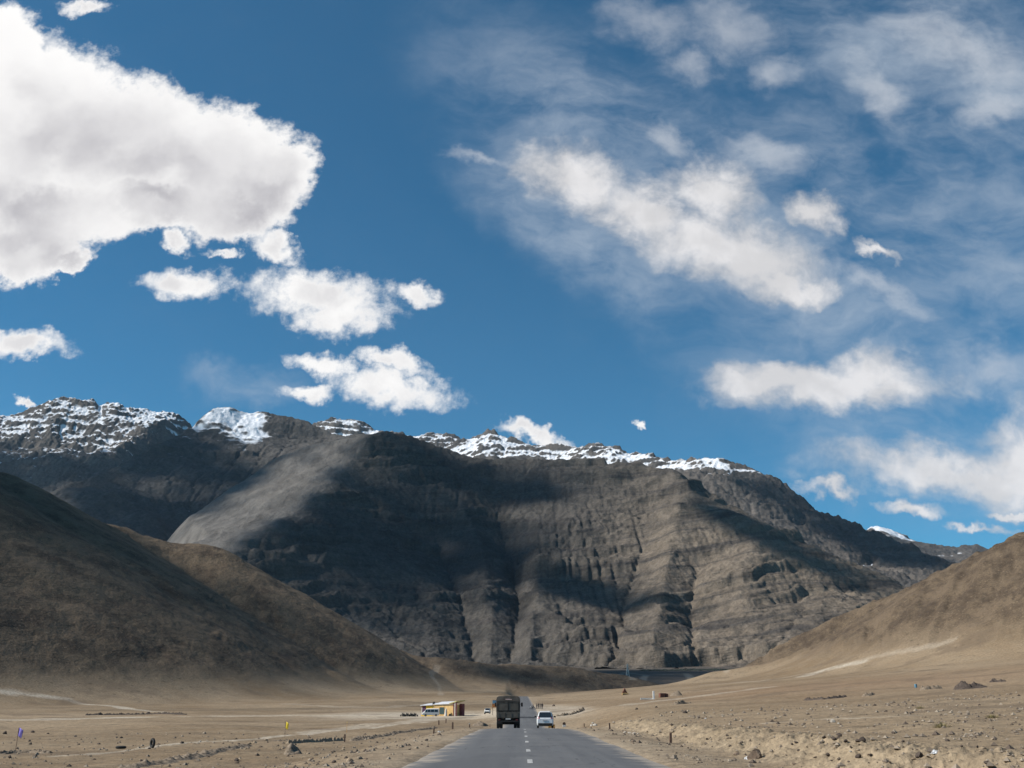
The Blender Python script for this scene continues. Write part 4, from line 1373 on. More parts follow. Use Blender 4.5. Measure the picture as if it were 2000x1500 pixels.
# ------------------------------------------------------------------ vehicles
def wheel(parent, x, y, r, w, rim='rim'):
    t = MB().cyl((x - w / 2, y, r), (x + w / 2, y, r), r, n=20).build('wheel', M['black'], parent, bevel=.03)
    s = 1 if x > 0 else -1
    MB().cyl((x + s * w * .42, y, r), (x + s * (w * .5 + .015), y, r), r * .58, r * .5, n=16).build('rim', M[rim], t)
    return t


def truck():
    D = 107.5
    x = (992.5 - 1000) / 2097 * D
    t = thing('army_truck', 'dark olive truck with a canvas covered load bed driving away in the left lane', 'truck', (x, D, float(road_z(D)) + .03), -.008)
    W = 1.2
    # canvas hood with bowed top
    prof = [(-W, 1.55), (-W, 2.75), (-W + .06, 2.98), (-W + .22, 3.08), (0, 3.14), (W - .22, 3.08), (W - .06, 2.98), (W, 2.75), (W, 1.55)]
    rings = []
    for k in range(8):
        y = .06 + k * .62
        sag = .025 if k % 2 else 0
        rings.append([(p[0] * (1 - sag * .6), y, p[1] - (sag if p[1] > 2.6 else 0)) for p in prof])
    can = MB().loft(rings).build('canvas_cover', M['canvas'], t, bevel=.02)
    fl = MB()
    for s in (-1, 1):
        fl.quad((s * .04, .05, 1.72), (s * 1.02, .05, 1.72), (s * 1.02, .05, 2.45), (s * .04, .05, 2.45), .03 * s)
    fl.build('rear_flap', M['olive'], can, bevel=.01)
    hoops = MB()
    for z in (2.56, 1.68):
        hoops.box((0, .02, z), (2.3, .05, .05))
    for xx in (-1.1, 0, 1.1):
        hoops.box((xx, .02, 2.1), (.05, .05, .84))
    hoops.build('hoop', M['under'], can)
    MB().cyl((-.28, .0, 2.79), (.36, .0, 2.76), .035, .03, n=8).build('rope_roll', simple_mat('faded_pink_rope', (.48, .36, .35), .9), can)
    bed = MB().box((0, 2.35, 1.3), (2.36, 4.6, .5)).build('load_bed', M['olive'], t, bevel=.02)
    tg = MB().box((0, .01, 1.28), (2.3, .07, .52)).build('tailgate', M['olive'], t, bevel=.015)
    r = MB()
    for xx in (-.95, -.32, .32, .95):
        r.box((xx, -.035, 1.28), (.06, .03, .46))
    r.build('rib', M['olive'], tg)
    MB().box((-.38, 3.2, .86), (.12, 6.2, .2)).box((.38, 3.2, .86), (.12, 6.2, .2)).box((0, 1.2, .62), (1.5, .5, .5)).box((0, 2.6, .62), (1.9, .9, .5)).box((0, .1, .86), (.9, .1, .2)).build('chassis', M['under'], t)
    MB().box((0, -.05, .68), (2.1, .1, .14)).build('rear_bumper', M['under'], t, bevel=.02)
    for s in (-1, 1):
        MB().box((s * .88, -.08, .83), (.2, .05, .12)).build('tail_light', simple_mat('dusty_red_lamp', (.12, .012, .012), .4), t, bevel=.01)
        MB().box((s * .86, .45, .72), (.56, .02, .58)).build('mud_flap', M['black'], t)
        wheel(t, s * 1.02, 1.2, .52, .28); wheel(t, s * .70, 1.2, .52, .28)
        wheel(t, s * .98, 5.6, .52, .28)
        mr = MB().box((s * 1.38, 5.7, 2.3), (.2, .08, .40)).build('side_mirror', M['black'], t, bevel=.02)
        MB().cyl((s * 1.1, 5.7, 2.35), (s * 1.3, 5.7, 2.35), .02, n=6).build('bracket', M['under'], mr)
    MB().box((0, -.09, .92), (.5, .02, .12)).build('number_plate', M['wtop'], t)
    cab = MB().loft([[(-1.1, 4.85, .75), (1.1, 4.85, .75), (1.1, 4.85, 2.5), (-1.1, 4.85, 2.5)], [(-1.1, 6.3, .75), (1.1, 6.3, .75), (1.1, 6.1, 2.5), (-1.1, 6.1, 2.5)],
                     [(-1.0, 6.5, .75), (1.0, 6.5, .75), (1.05, 6.4, 1.6), (-1.05, 6.4, 1.6)]]).build('cab', M['olive'], t, bevel=.05)
    MB().quad((-.95, 6.5, 1.65), (.95, 6.5, 1.65), (.95, 6.27, 2.35), (-.95, 6.27, 2.35), .02).build('windscreen', M['glass'], cab)


truck()


def car_body(L, W, secs, mat, parent, name='body', bevel=.03):
    """secs: (y, zbottom, zbelt, ztop, half width belt, half width top)."""
    rings = []
    for y, zb, zm, zt, w, wt in secs:
        rings.append([(-w * .90, y, zb), (-w * .985, y, zb + (zm - zb) * .30), (-w, y, zb + (zm - zb) * .65), (-w * .975, y, zm), (-wt, y, zt - (zt - zm) * .12), (-wt * .72, y, zt),
                      (wt * .72, y, zt), (wt, y, zt - (zt - zm) * .12), (w * .975, y, zm), (w, y, zb + (zm - zb) * .65), (w * .985, y, zb + (zm - zb) * .30), (w * .90, y, zb)])
    return MB().loft(rings).build(name, mat, parent, bevel=bevel)


def hatchback(loc, rz, label, rear_detail=True):
    t = thing('hatchback_car', label, 'car', loc, rz)
    secs = [(.02, .34, .78, .86, .70, .60), (.06, .26, .82, .93, .76, .68), (.12, .24, .90, 1.02, .79, .70), (.40, .22, .93, 1.44, .80, .60), (.62, .22, .93, 1.50, .80, .60), (1.3, .2, .92, 1.53, .805, .60),
            (2.0, .2, .90, 1.49, .805, .59), (2.65, .2, .88, 1.02, .80, .66), (3.2, .22, .80, .90, .78, .66), (3.5, .28, .66, .74, .70, .58)]
    body = car_body(3.5, 1.6, secs, M['white'], t)
    MB().quad((-.62, .075, .985), (.62, .075, .985), (.52, .39, 1.43), (-.52, .39, 1.43), .026).build('rear_window', M['glass'], t)
    for s in (-1, 1):
        MB().quad((s * .795, .62, .97), (s * .795, 2.35, .96), (s * .635, 1.95, 1.40), (s * .635, .75, 1.42), .02 * -s).build('side_window', M['glass'], t)
        lamp = MB().loft([[(s * .50, .045, .84), (s * .70, .06, .84), (s * .62, .16, 1.07), (s * .555, .14, 1.07)], [(s * .52, -.005, .86), (s * .765, .06, .86), (s * .70, .16, 1.05), (s * .57, .10, 1.05)]])
        lamp.build('tail_light', M['red'], t, bevel=.01)
        mr = MB().box((s * .93, 2.35, 1.02), (.22, .09, .14), .8).build('side_mirror', M['black'], t, bevel=.02)
        wheel(t, s * .69, .58, .29, .17); wheel(t, s * .69, 2.85, .29, .17)
    MB().box((0, .05, .36), (1.36, .12, .20)).build('rear_bumper', M['under'], t, bevel=.03)
    MB().box((0, 1.7, .25), (1.3, 3.0, .12)).build('underbody', M['under'], t)
    MB().box((0, .0, .70), (.46, .02, .11)).build('number_plate', simple_mat('grey_plate', (.42, .42, .43), .5), t)
    MB().box((0, .04, .86), (.12, .03, .025)).build('badge', M['chrome'], t)
    MB().quad((-.62, 2.66, 1.03), (.62, 2.66, 1.03), (.54, 2.06, 1.46), (-.54, 2.06, 1.46), -.02).build('windscreen', M['glass'], t)
    MB().cyl((.0, 1.5, 1.52), (.0, 1.42, 1.72), .008, n=6).build('aerial', M['black'], t)
    return t


Dc = 101.5
hatchback(((1064.5 - 1000) / 2097 * Dc, Dc, float(road_z(Dc)) + .03), -.03, 'white hatchback seen from behind in the right lane beside the truck')


def minibus(loc, rz, label):
    t = thing('minibus', label, 'van', loc, rz)
    secs = [(.0, .35, 1.1, 2.15, .84, .74), (.12, .3, 1.15, 2.25, .88, .78), (2.2, .3, 1.15, 2.28, .89, .78), (3.7, .3, 1.15, 2.22, .89, .76), (4.3, .3, 1.12, 1.55, .88, .76), (4.8, .32, .98, 1.12, .86, .74), (5.0, .38, .82, .92, .80, .7)]
    car_body(5, 1.8, secs, M['white2'], t)
    for s in (-1, 1):
        for a, b in ((.35, 1.35), (1.45, 2.45), (2.55, 3.4)):
            MB().quad((s * .885, a, 1.22), (s * .885, b, 1.22), (s * .80, b, 1.95), (s * .80, a, 1.95), .02 * -s).build('side_window', M['glass'], t)
        MB().quad((s * .885, 3.5, 1.2), (s * .875, 4.25, 1.2), (s * .80, 3.85, 1.9), (s * .80, 3.5, 1.95), .02 * -s).build('front_window', M['glass'], t)
        MB().box((s * .62, 4.98, .72), (.3, .06, .2)).build('headlight', M['chrome'], t, bevel=.02)
        wheel(t, s * .79, .9, .33, .2); wheel(t, s * .79, 4.0, .33, .2)
        MB().box((s * 1.02, 4.05, 1.35), (.18, .1, .26)).build('side_mirror', M['black'], t, bevel=.02)
    MB().quad((-.7, 4.36, 1.52), (.7, 4.36, 1.52), (.66, 3.78, 2.15), (-.66, 3.78, 2.15), -.03).build('windscreen', M['glass'], t)
    MB().quad((-.68, -.01, 1.2), (.68, -.01, 1.2), (.62, -.01, 1.95), (-.62, -.01, 1.95), .03).build('rear_window', M['glass'], t)
    MB().box((0, 5.0, .45), (1.6, .12, .2)).build('front_bumper', M['under'], t, bevel=.03)
    return t


g = ground_at(842, 1399)
VD = 322.0
hx = (842 - 1000) / 2097 * VD
minibus((hx + 2.4, VD, on_ground(hx, VD)), R(90) + .10, 'white minibus parked in front of the yellow and tan roadside house')


def jeep(loc, rz, label):
    t = thing('parked_car', label, 'car', loc, rz)
    secs = [(.0, .4, .95, 1.02, .80, .72), (.1, .35, 1.0, 1.62, .84, .70), (.5, .3, 1.0, 1.72, .85, .70), (2.3, .3, 1.0, 1.72, .85, .70), (2.9, .3, 1.0, 1.10, .85, .72), (3.9, .35, .92, 1.0, .82, .7), (4.05, .4, .8, .9, .78, .66)]
    car_body(4, 1.7, secs, M['white2'], t)
    MB().quad((-.66, 2.94, 1.08), (.66, 2.94, 1.08), (.62, 2.36, 1.66), (-.62, 2.36, 1.66), -.04).build('windscreen', M['glass'], t)
    MB().box((0, 4.06, .66), (1.2, .06, .22)).build('grille', M['black'], t, bevel=.02)
    for s in (-1, 1):
        MB().quad((s * .85, .3, 1.06), (s * .85, 2.5, 1.06), (s * .735, 2.2, 1.6), (s * .735, .4, 1.6), .02 * -s).build('side_window', M['glass'], t)
        MB().box((s * .62, 4.04, .82), (.24, .08, .14)).build('headlight', M['chrome'], t, bevel=.02)
        wheel(t, s * .74, .8, .36, .22); wheel(t, s * .74, 3.2, .36, .22)
    MB().box((0, 4.1, .42), (1.5, .1, .2)).build('front_bumper', M['black'], t, bevel=.02)
    return t


VD = 322.0
hx = (952.5 - 1000) / 2097 * VD
jeep((hx, VD + 3, on_ground(hx, VD + 3)), R(180) - .05, 'small white car facing the camera on the pale lot left of the truck')


def quad_bike(loc, rz, label):
    t = thing('quad_bike', label, 'quad bike', loc, rz, 'quad bikes parked in a row')
    MB().loft([[(-.2, -.7, .55), (.2, -.7, .55), (.2, -.7, .8), (-.2, -.7, .8)], [(-.25, 0, .45), (.25, 0, .45), (.18, 0, .85), (-.18, 0, .85)],
               [(-.22, .7, .5), (.22, .7, .5), (.16, .6, .9), (-.16, .6, .9)]]).build('body', M['black'], t, bevel=.03)
    MB().cyl((-.38, .45, 1.05), (.38, .45, 1.05), .025, n=6).cyl((0, .55, .8), (0, .45, 1.05), .03, n=6).build('handlebar', M['under'], t)
    for s in (-1, 1):
        for y in (-.6, .62):
            wheel(t, s * .45, y, .27, .24)
    return t


qd = None
for i, px in enumerate((788, 796, 804, 811)):
    VD = 318
    hx = (px - 1000) / 2097 * VD
    loc = (hx, VD, on_ground(hx, VD))
    if qd is None:
        qd = quad_bike(loc, R(160), 'dark quad bike in the row of four on the pale lot left of the house')
    else:
        copy_tree(qd, loc, R(160) + rng.uniform(-.15, .15))


# ------------------------------------------------------------------ roadside house
def house():
    D = 331.0
    x = (858 - 1000) / 2097 * D
    z = on_ground(x - 1, D - 4) - .15
    t = thing('roadside_house', 'single storey yellow and tan roadside house with pale tin roofs behind the white minibus', 'house', (x, D, z), R(-27))
    # local: x along the front, y back, z up
    wl = MB().box((-4.3, 2.2, 1.6), (4.0, 4.4, 3.2)).build('wall', M['ywall'], t, bevel=.03)
    wl['label'] = 'yellow washed left block of wall'
    wt = MB().box((1.55, 2.5, 1.75), (7.6, 5.0, 3.5)).build('wall', M['twall'], t, bevel=.03)
    wt['label'] = 'tan plastered right block of wall'
    MB().loft([[(-6.6, -.5, 3.22), (-2.25, -.5, 3.42), (-2.25, 4.7, 4.0), (-6.6, 4.7, 3.8)], [(-6.6, -.5, 3.34), (-2.25, -.5, 3.54), (-2.25, 4.7, 4.12), (-6.6, 4.7, 3.92)]]).build('roof', M['sheet'], t)
    MB().loft([[(-2.1, -.35, 3.53), (4.0, -.35, 3.75), (4.0, 5.3, 4.5), (-2.1, 5.3, 4.3)], [(-2.1, -.35, 3.66), (4.0, -.35, 3.88), (4.0, 5.3, 4.63), (-2.1, 5.3, 4.43)]]).build('roof', M['sheet'], t)
    tk = MB().cyl((-2.6, 1.0, 3.5), (-2.6, 1.0, 4.25), .42, .40, n=16).cyl((-2.6, 1.0, 4.25), (-2.6, 1.0, 4.4), .40, .14, n=16).build('water_tank', M['black'], t)
    cp = MB().loft([[(4.05, -1.0, 3.75), (6.6, -1.0, 4.3), (6.6, 4.5, 4.6), (4.05, 4.5, 4.05)], [(4.05, -1.0, 3.98), (6.6, -1.0, 4.62), (6.6, 4.5, 4.92), (4.05, 4.5, 4.28)]]).build('porch_roof', simple_mat('pale_yellow_board', (.56, .50, .22), .8), t, bevel=.02)
    for i, xx in enumerate((5.55, 6.0, 6.45)):
        MB().box((xx, -.7, 2.05 + .1 * i), (.24, .24, 4.1 + .2 * i)).build('porch_post', M['maroon'] if i % 2 == 0 else M['wtop'], t)
    MB().box((5.85, 3.9, 1.9), (.9, 1.6, 3.8)).build('porch_wall', M['maroon'], t)
    w1 = MB().box((1.0, -.03, 1.75), (1.75, .08, 2.1)).build('window', M['teal'], t)
    MB().box((1.0, -.05, 2.84), (1.95, .1, .12)).box((1.0, -.05, .66), (1.95, .14, .12)).box((.07, -.05, 1.75), (.1, .1, 2.06)).box((1.93, -.05, 1.75), (.1, .1, 2.06)).build('window_frame', M['twall'], w1)
    MB().box((-3.75, -.03, 2.15), (.55, .08, .5)).build('window', M['teal'], t)
    d = MB().box((-6.38, .55, 1.75), (.1, 1.0, 2.9)).build('door', M['purple'], t)
    MB().box((-5.5, -.03, 1.75), (1.35, .06, 2.7)).box((-6.36, 2.6, 1.8), (.1, 1.6, 2.6)).build('door_curtain', M['purple'], t)
    MB().box((-6.2, -.06, 1.3), (.22, .14, 2.6)).build('corner_post', M['wtop'], t)
    MB().box((-4.3, -.10, .3), (4.06, .2, .6)).build('plinth', M['ywall'], t)
    # white tapered garden pillar standing by the wall
    p = thing('garden_pillar', 'small white tapered pillar standing before the tan wall right of the dark window', 'pillar', (0, 0, 0))
    p.location = t.matrix_basis @ Vector((3.0, -1.0, .15))
    p.location.z = on_ground(p.location.x, p.location.y)
    MB().cyl((0, 0, 0), (0, 0, .5), .5, .5, 14).cyl((0, 0, .5), (0, 0, 1.9), .42, .30, 14).build('pillar_body', M['wtop'], p, bevel=.02)
    MB().cyl((0, 0, 1.9), (0, 0, 2.5), .30, .05, 14).build('pillar_tip', M['wtop'], p)
    b = tag(MB().box((0, 0, .35), (.9, .7, .7), .8).build('crate', M['under'], None, bevel=.05), 'dark crate in the shade at the right end of the house', 'crate')
    b.location = t.matrix_basis @ Vector((4.6, -1.3, 0)); b.location.z = on_ground(b.location.x, b.location.y)


house()


# ------------------------------------------------------------------ signs, flags and small built things
def board_sign(px, ybase, ytop, D, panels, name, label, legs=2, rz=0.0):
    x = (px - 1000) / 2097 * D
    z = on_ground(x, D)
    t = thing(name, label, 'sign', (x, D, z), rz)
    for (w, z0, z1, mat, nm) in panels:
        o = MB().box((0, 0, (z0 + z1) / 2), (w, .07, z1 - z0)).build(nm, M[mat], t, bevel=.01)
        MB().box((0, -.04, z1 - .03), (w * 1.01, .03, .06)).box((0, -.04, z0 + .03), (w * 1.01, .03, .06)).build('edge_strip', M['brown'], o)
    W = panels[0][0]
    top = max(p[2] for p in panels)
    for s in ((-1, 1) if legs == 2 else (0,)):
        MB().cyl((s * W * .4, .08, -.2), (s * W * .4, .08, top), .06, n=8).build('pole', M['under'], t)
    return t


# pixel rows are turned into heights above the local ground
Ds = 300.0
board_sign(966.5, 0, 0, Ds, [(1.5, 1.95, 2.85, 'orange', 'panel'), (1.3, 2.95, 3.9, 'blue', 'upper_panel')], 'road_sign', 'orange board below a blue board, half hidden behind the left side of the truck')
board_sign(1077, 0, 0, 190.0, [(1.15, .75, 1.30, 'ochre', 'panel')], 'road_sign', 'low ochre board just above the right shoulder of the white hatchback')


def flag(px, ybase, ytop, fpx, fh, mat, label, name='flag_pole', left=False):
    g = ground_at(px, ybase)
    h = metres(ybase - ytop, g[3]); w = metres(fpx, g[3]); fh = metres(fh, g[3])
    t = thing(name, label, 'flag', (g[0], g[1], g[2] - .05), -.4)
    MB().cyl((0, 0, 0), (.04 * h * .3, 0, h), .022, .016, n=8).build('pole', M['post'], t)
    vs, fs = [], []
    nx, nz = 9, 7
    for i in range(nx):
        for k in range(nz):
            u, v = i / (nx - 1), k / (nz - 1)
            vs.append((.012 * h + u * w * (1 - .25 * v), .06 * w * math.sin(u * 7 + v * 2), h - .02 - v * fh - .22 * u * fh + .03 * math.sin(u * 5)))
    for i in range(nx - 1):
        for k in range(nz - 1):
            a = i * nz + k
            fs.append((a, a + nz, a + nz + 1, a + 1))
    b = MB(); b._add(vs, fs)
    o = b.build('cloth', M[mat], t, smooth_=True)
    md = o.modifiers.new('thickness', 'SOLIDIFY'); md.thickness = .008
    return t


flag(30, 1469, 1427, 11, 14, 'violet', 'violet flag on a thin leaning pole at the far left of the field')
flag(556, 1441, 1411, 7, 12, 'yellow', 'yellow flag on a thin pole in the left field')
g = ground_at(677, 1431)
t = thing('marker_pole', 'thin bare yellowish pole in the field right of the yellow flag', 'pole', (g[0], g[1], g[2] - .05))
MB().cyl((0, 0, 0), (0, 0, metres(19, g[3])), .03, .02, n=8).build('shaft', M['ochre'], t)
MB().cyl((0, 0, metres(19, g[3])), (0, 0, metres(20.5, g[3])), .034, .034, n=8).build('cap', M['yellow'], t)
g = ground_at(673, 1449)
t = thing('timber_post', 'dark timber post at the right end of the ruined earth wall', 'post', (g[0], g[1], g[2] - .05))
MB().box((0, 0, metres(7.5, g[3])), (metres(2.6, g[3]), metres(2.6, g[3]), metres(15, g[3])), .85).build('shaft', M['post'], t, bevel=.01)
MB().box((0, -.03, metres(13, g[3])), (metres(4, g[3]), .05, metres(1.4, g[3]))).build('cross_piece', M['post'], t)

# white slab with its low wall, brown box and triangular shelter on the right slope
g = ground_at(1277, 1366)
t = thing('white_monument', 'white upright slab at the end of a low pale wall on the right slope', 'monument', (g[0], g[1], g[2] - .1))
k = metres(1, g[3])
MB().box((0, 0, 8 * k), (3.4 * k, 5 * k, 16 * k), .97).build('slab', M['white2'], t, bevel=.06)
MB().box((-14 * k, 2 * k, 1.6 * k), (24 * k, 3 * k, 3.0 * k)).build('low_wall', M['wtop'], t, bevel=.05)
g = ground_at(1296, 1362)
t = thing('rusty_cabin', 'rusty brown flat topped cabin between the white slab and the gravel heap', 'cabin', (g[0], g[1], g[2] - .1), .25)
k = metres(1, g[3])
MB().box((0, 0, 3.6 * k), (17 * k, 9 * k, 7.2 * k), .97).build('body', M['brown'], t, bevel=.05)
MB().box((-1.5 * k, .3 * k, 7.6 * k), (13 * k, 8.6 * k, .9 * k)).build('roof', M['maroon'], t, bevel=.03)
MB().box((3 * k, -4.5 * k, 2.8 * k), (3 * k, .3 * k, 5 * k)).build('door', M['under'], t)
g = ground_at(1220, 1357)
t = thing('shelter', 'small brown triangular shelter on a low base on the right slope', 'shelter', (g[0], g[1], g[2] - .1), .1)
k = metres(1, g[3])
MB().box((1 * k, 0, 1.9 * k), (12 * k, 8 * k, 3.8 * k)).build('base', M['twall'], t, bevel=.05)
MB().prism([(-5 * k, 3.8 * k), (5 * k, 3.8 * k), (0, 13 * k)], 'y', -3.5 * k, 3.5 * k).build('gable', M['brown'], t, bevel=.04)
MB().box((1 * k, -4.1 * k, .8 * k), (11 * k, .3 * k, 1.2 * k)).build('dark_opening', M['under'], t)
for s in (-5.8,):
    MB().cyl((s * k, -3 * k, 0), (s * k, -3 * k, 7 * k), .35 * k, n=8).build('post', M['post'], t)
g = ground_at(1789, 1343)
t = thing('plastic_drum', 'blue plastic drum standing alone on the right slope', 'drum', (g[0], g[1], g[2] - .02))
k = metres(1, g[3])
MB().cyl((0, 0, 0), (0, 0, 6.2 * k), 2.3 * k, 2.3 * k, 18).build('body', M['bluebin'], t, bevel=.04)
MB().torus((0, 0, 2.1 * k), 2.3 * k, .16 * k, 'z').torus((0, 0, 4.2 * k), 2.3 * k, .16 * k, 'z').build('hoop', M['bluebin'], t)
MB().cyl((0, 0, 6.2 * k), (0, 0, 6.5 * k), 2.1 * k, 2.0 * k, 18).build('lid', M['teal'], t)
g = ground_at(1102, 1420)
t = thing('milestone', 'squat dark topped milestone at the right edge of the tarmac', 'milestone', (g[0], g[1], g[2] - .03))
k = metres(1, g[3])
MB().box((0, 0, 2.2 * k), (6.5 * k, 3 * k, 4.4 * k)).build('base', M['wtop'], t, bevel=.03)
MB().cyl((0, 1.4 * k, 6.6 * k), (0, -1.4 * k, 6.6 * k), 3.0 * k, n=18).box((0, 0, 5.4 * k), (6 * k, 2.8 * k, 2.4 * k)).build('rounded_top', M['post'], t)


# tyres in the field
def tyre(loc, r, label, lying=False, rz=0.0, half=False):
    t = thing('tyre', label, 'tyre', loc, rz)
    if lying:
        MB().torus((0, 0, r * .28), r * .74, r * .28, 'z', 32, 12, .95).build('carcass', M['black'], t, smooth_=True)
    else:
        MB().torus((0, 0, r * .98), r * .74, r * .28, 'x', 32, 12, .95).build('carcass', M['black'], t, smooth_=True)
    tr = MB()
    for i in range(30):
        w = 2 * math.pi * i / 30
        if lying:
            tr.box((r * 1.0 * math.cos(w), r * 1.0 * math.sin(w), r * .28), (r * .05, r * .09, r * .34), rz=w)
        else:
            tr.box((0, r * 1.0 * math.cos(w), r * .98 + r * 1.0 * math.sin(w)), (r * .34, r * .06, r * .06))
    tr.build('tread', M['under'], t)
    return t


g = ground_at(297, 1461)
tyre((g[0], g[1], g[2]), metres(8.6, g[3]), 'black tyre standing upright on the pale track in the left field', rz=.75)
g = ground_at(236, 1462)
tyre((g[0], g[1], g[2] - .02), metres(9, g[3]), 'black tyre lying flat left of the upright tyre', True)


# plastic scraps
def scrap(px, py, wpx, label, seed):
    g = ground_at(px, py)
    k = metres(wpx, g[3])
    rs = random.Random(seed)
    bm = bmesh.new()
    bmesh.ops.create_icosphere(bm, subdivisions=3, radius=.5)
    for v in bm.verts:
        a = v.co.copy()
        f = 1 + .9 * float(fbm(np.array([a.x * 3 + seed]), np.array([a.y * 3 + a.z * 2]), 3, seed)[0])
        v.co = Vector((a.x * 1.3 * f, a.y * .8 * f, max(a.z * .75 * f, -.1)))
    me = bpy.data.meshes.new('plastic_bag'); bm.to_mesh(me); bm.free()
    me.materials.append(M['bag'])
    o = bpy.data.objects.new('plastic_bag', me); o.scale = (k, k, k)
    o.location = (g[0], g[1], g[2]); COL.objects.link(o)
    return tag(o, label, 'bag')


scrap(1461, 1483, 10, 'white plastic bag caught under the largest slab boulder', 3)
scrap(1828, 1471, 11, 'crumpled white plastic scrap lying on the lip of the right bank', 5)
scrap(858, 1430, 4, 'white scrap on the left verge between two kerb posts', 8)
scrap(1378, 1404, 3.5, 'tiny white scrap on top of the right bank left of the grey rocks', 9)


# dry grass tufts
def tuft(px, py, wpx, label, seed):
    g = ground_at(px, py)
    k = metres(wpx, g[3])
    rs = random.Random(seed)
    b = MB()
    for i in range(90):
        a, q = rs.uniform(0, 6.28), rs.random() ** .6 * .5
        x, y = math.cos(a) * q * k, math.sin(a) * q * k * .8
        h = k * rs.uniform(.18, .42) * (1.1 - q)
        lx, ly = rs.uniform(-.15, .15) * k + x * .4, rs.uniform(-.15, .15) * k + y * .4
        w = .03 * k
        ca, sa = math.cos(a + 1.57) * w, math.sin(a + 1.57) * w
        b._add([(x - ca, y - sa, -.02), (x + ca, y + sa, -.02), (x + lx, y + ly, h)], [(0, 1, 2)])
    o = b.build('grass_tuft', M['bush'])
    o.location = (g[0], g[1], g[2])
    return tag(o, label, 'grass', 'dry grass tufts on the right slope')


tuft(1797, 1384, 16, 'dry grass tuft, smallest and highest of the three on the right slope', 1)
tuft(1938, 1402, 22, 'dry grass tuft, rightmost of the three on the right slope', 2)
tuft(1838, 1421, 30, 'dry grass tuft, widest and lowest of the three on the right slope', 3)


# ------------------------------------------------------------------ power pylon, far shed, far scrub
def pylon():
    D = 1560.0
    x = (1228 - 1000) / 2097 * D
    z = on_ground(x, D) - .5
    t = thing('power_pylon', 'grey lattice power pylon on the dark plain at the foot of the mountain', 'pylon', (x, D, z), .2)
    h, r = 19.0, .13
    b = MB()
    lv = [(0, 2.3), (5, 1.75), (9.5, 1.2), (13, .75), (17, .5), (19, .06)]
    for (z0, w0), (z1, w1) in zip(lv[:-1], lv[1:]):
        c0 = [(sx * w0, sy * w0, z0) for sx, sy in ((-1, -1), (1, -1), (1, 1), (-1, 1))]
        c1 = [(sx * w1, sy * w1, z1) for sx, sy in ((-1, -1), (1, -1), (1, 1), (-1, 1))]
        for i in range(4):
            j = (i + 1) % 4
            b.cyl(c0[i], c1[i], r * 1.5, n=5)
            b.cyl(c0[i], c1[j], r, n=4); b.cyl(c0[j], c1[i], r, n=4); b.cyl(c1[i], c1[j], r, n=4)
    b.build('tower', M['steel'], t)
    for zz, ww in ((13.0, 4.2), (15.2, 3.4), (17.2, 2.6)):
        a = MB()
        for s in (-1, 1):
            a.cyl((0, -.4, zz + .5), (s * ww, 0, zz), r, n=4).cyl((0, .4, zz), (s * ww, 0, zz), r, n=4)
        a.build('cross_arm', M['steel'], t)


pylon()
D = 1330.0
x = (1258 - 1000) / 2097 * D
zz = EYE + (1382 - 1334.5) / 2097 * D
t = thing('shed', 'low shed with a turquoise tin roof on the dark plain right of the pylon', 'shed', (x, D, min(zz, on_ground(x, D))), -.1)
MB().box((0, 0, 2.2), (11.5, 6, 4.4)).build('wall', M['wtop'], t)
MB().prism([(-3.5, 4.4), (3.5, 4.4), (0, 6.2)], 'x', -6.2, 6.2).build('roof', M['turq'], t)


def far_scrub():
    rs = np.random.RandomState(8)
    b = MB()
    for i in range(260):
        px = rs.uniform(1255, 1480)
        D = rs.uniform(1880, 1960)
        x = (px - 1000) / 2097 * D
        z = on_ground(x, D)
        w, h = rs.uniform(3, 7), rs.uniform(.8, 2.4)
        vs = []
        for k, (zz, rr_) in enumerate(((0, .7), (.35, 1.0), (.7, .8), (1.0, .25))):
            for j in range(6):
                a = j * 1.047 + k
                q = rr_ * w * rs.uniform(.7, 1.3)
                vs.append((x + q * math.cos(a), D + q * math.sin(a), z - .5 + h * zz * rs.uniform(.85, 1.15)))
        fs = [(k * 6 + j, k * 6 + (j + 1) % 6, k * 6 + 6 + (j + 1) % 6, k * 6 + 6 + j) for k in range(3) for j in range(6)] + [tuple(range(18, 24))]
        b._add(vs, fs)
    o = b.build('scrub', M['trees'])
    tag(o, 'far off band of dark scrub along the river terrace at the mountain foot', 'scrub', kind='stuff')


far_scrub()


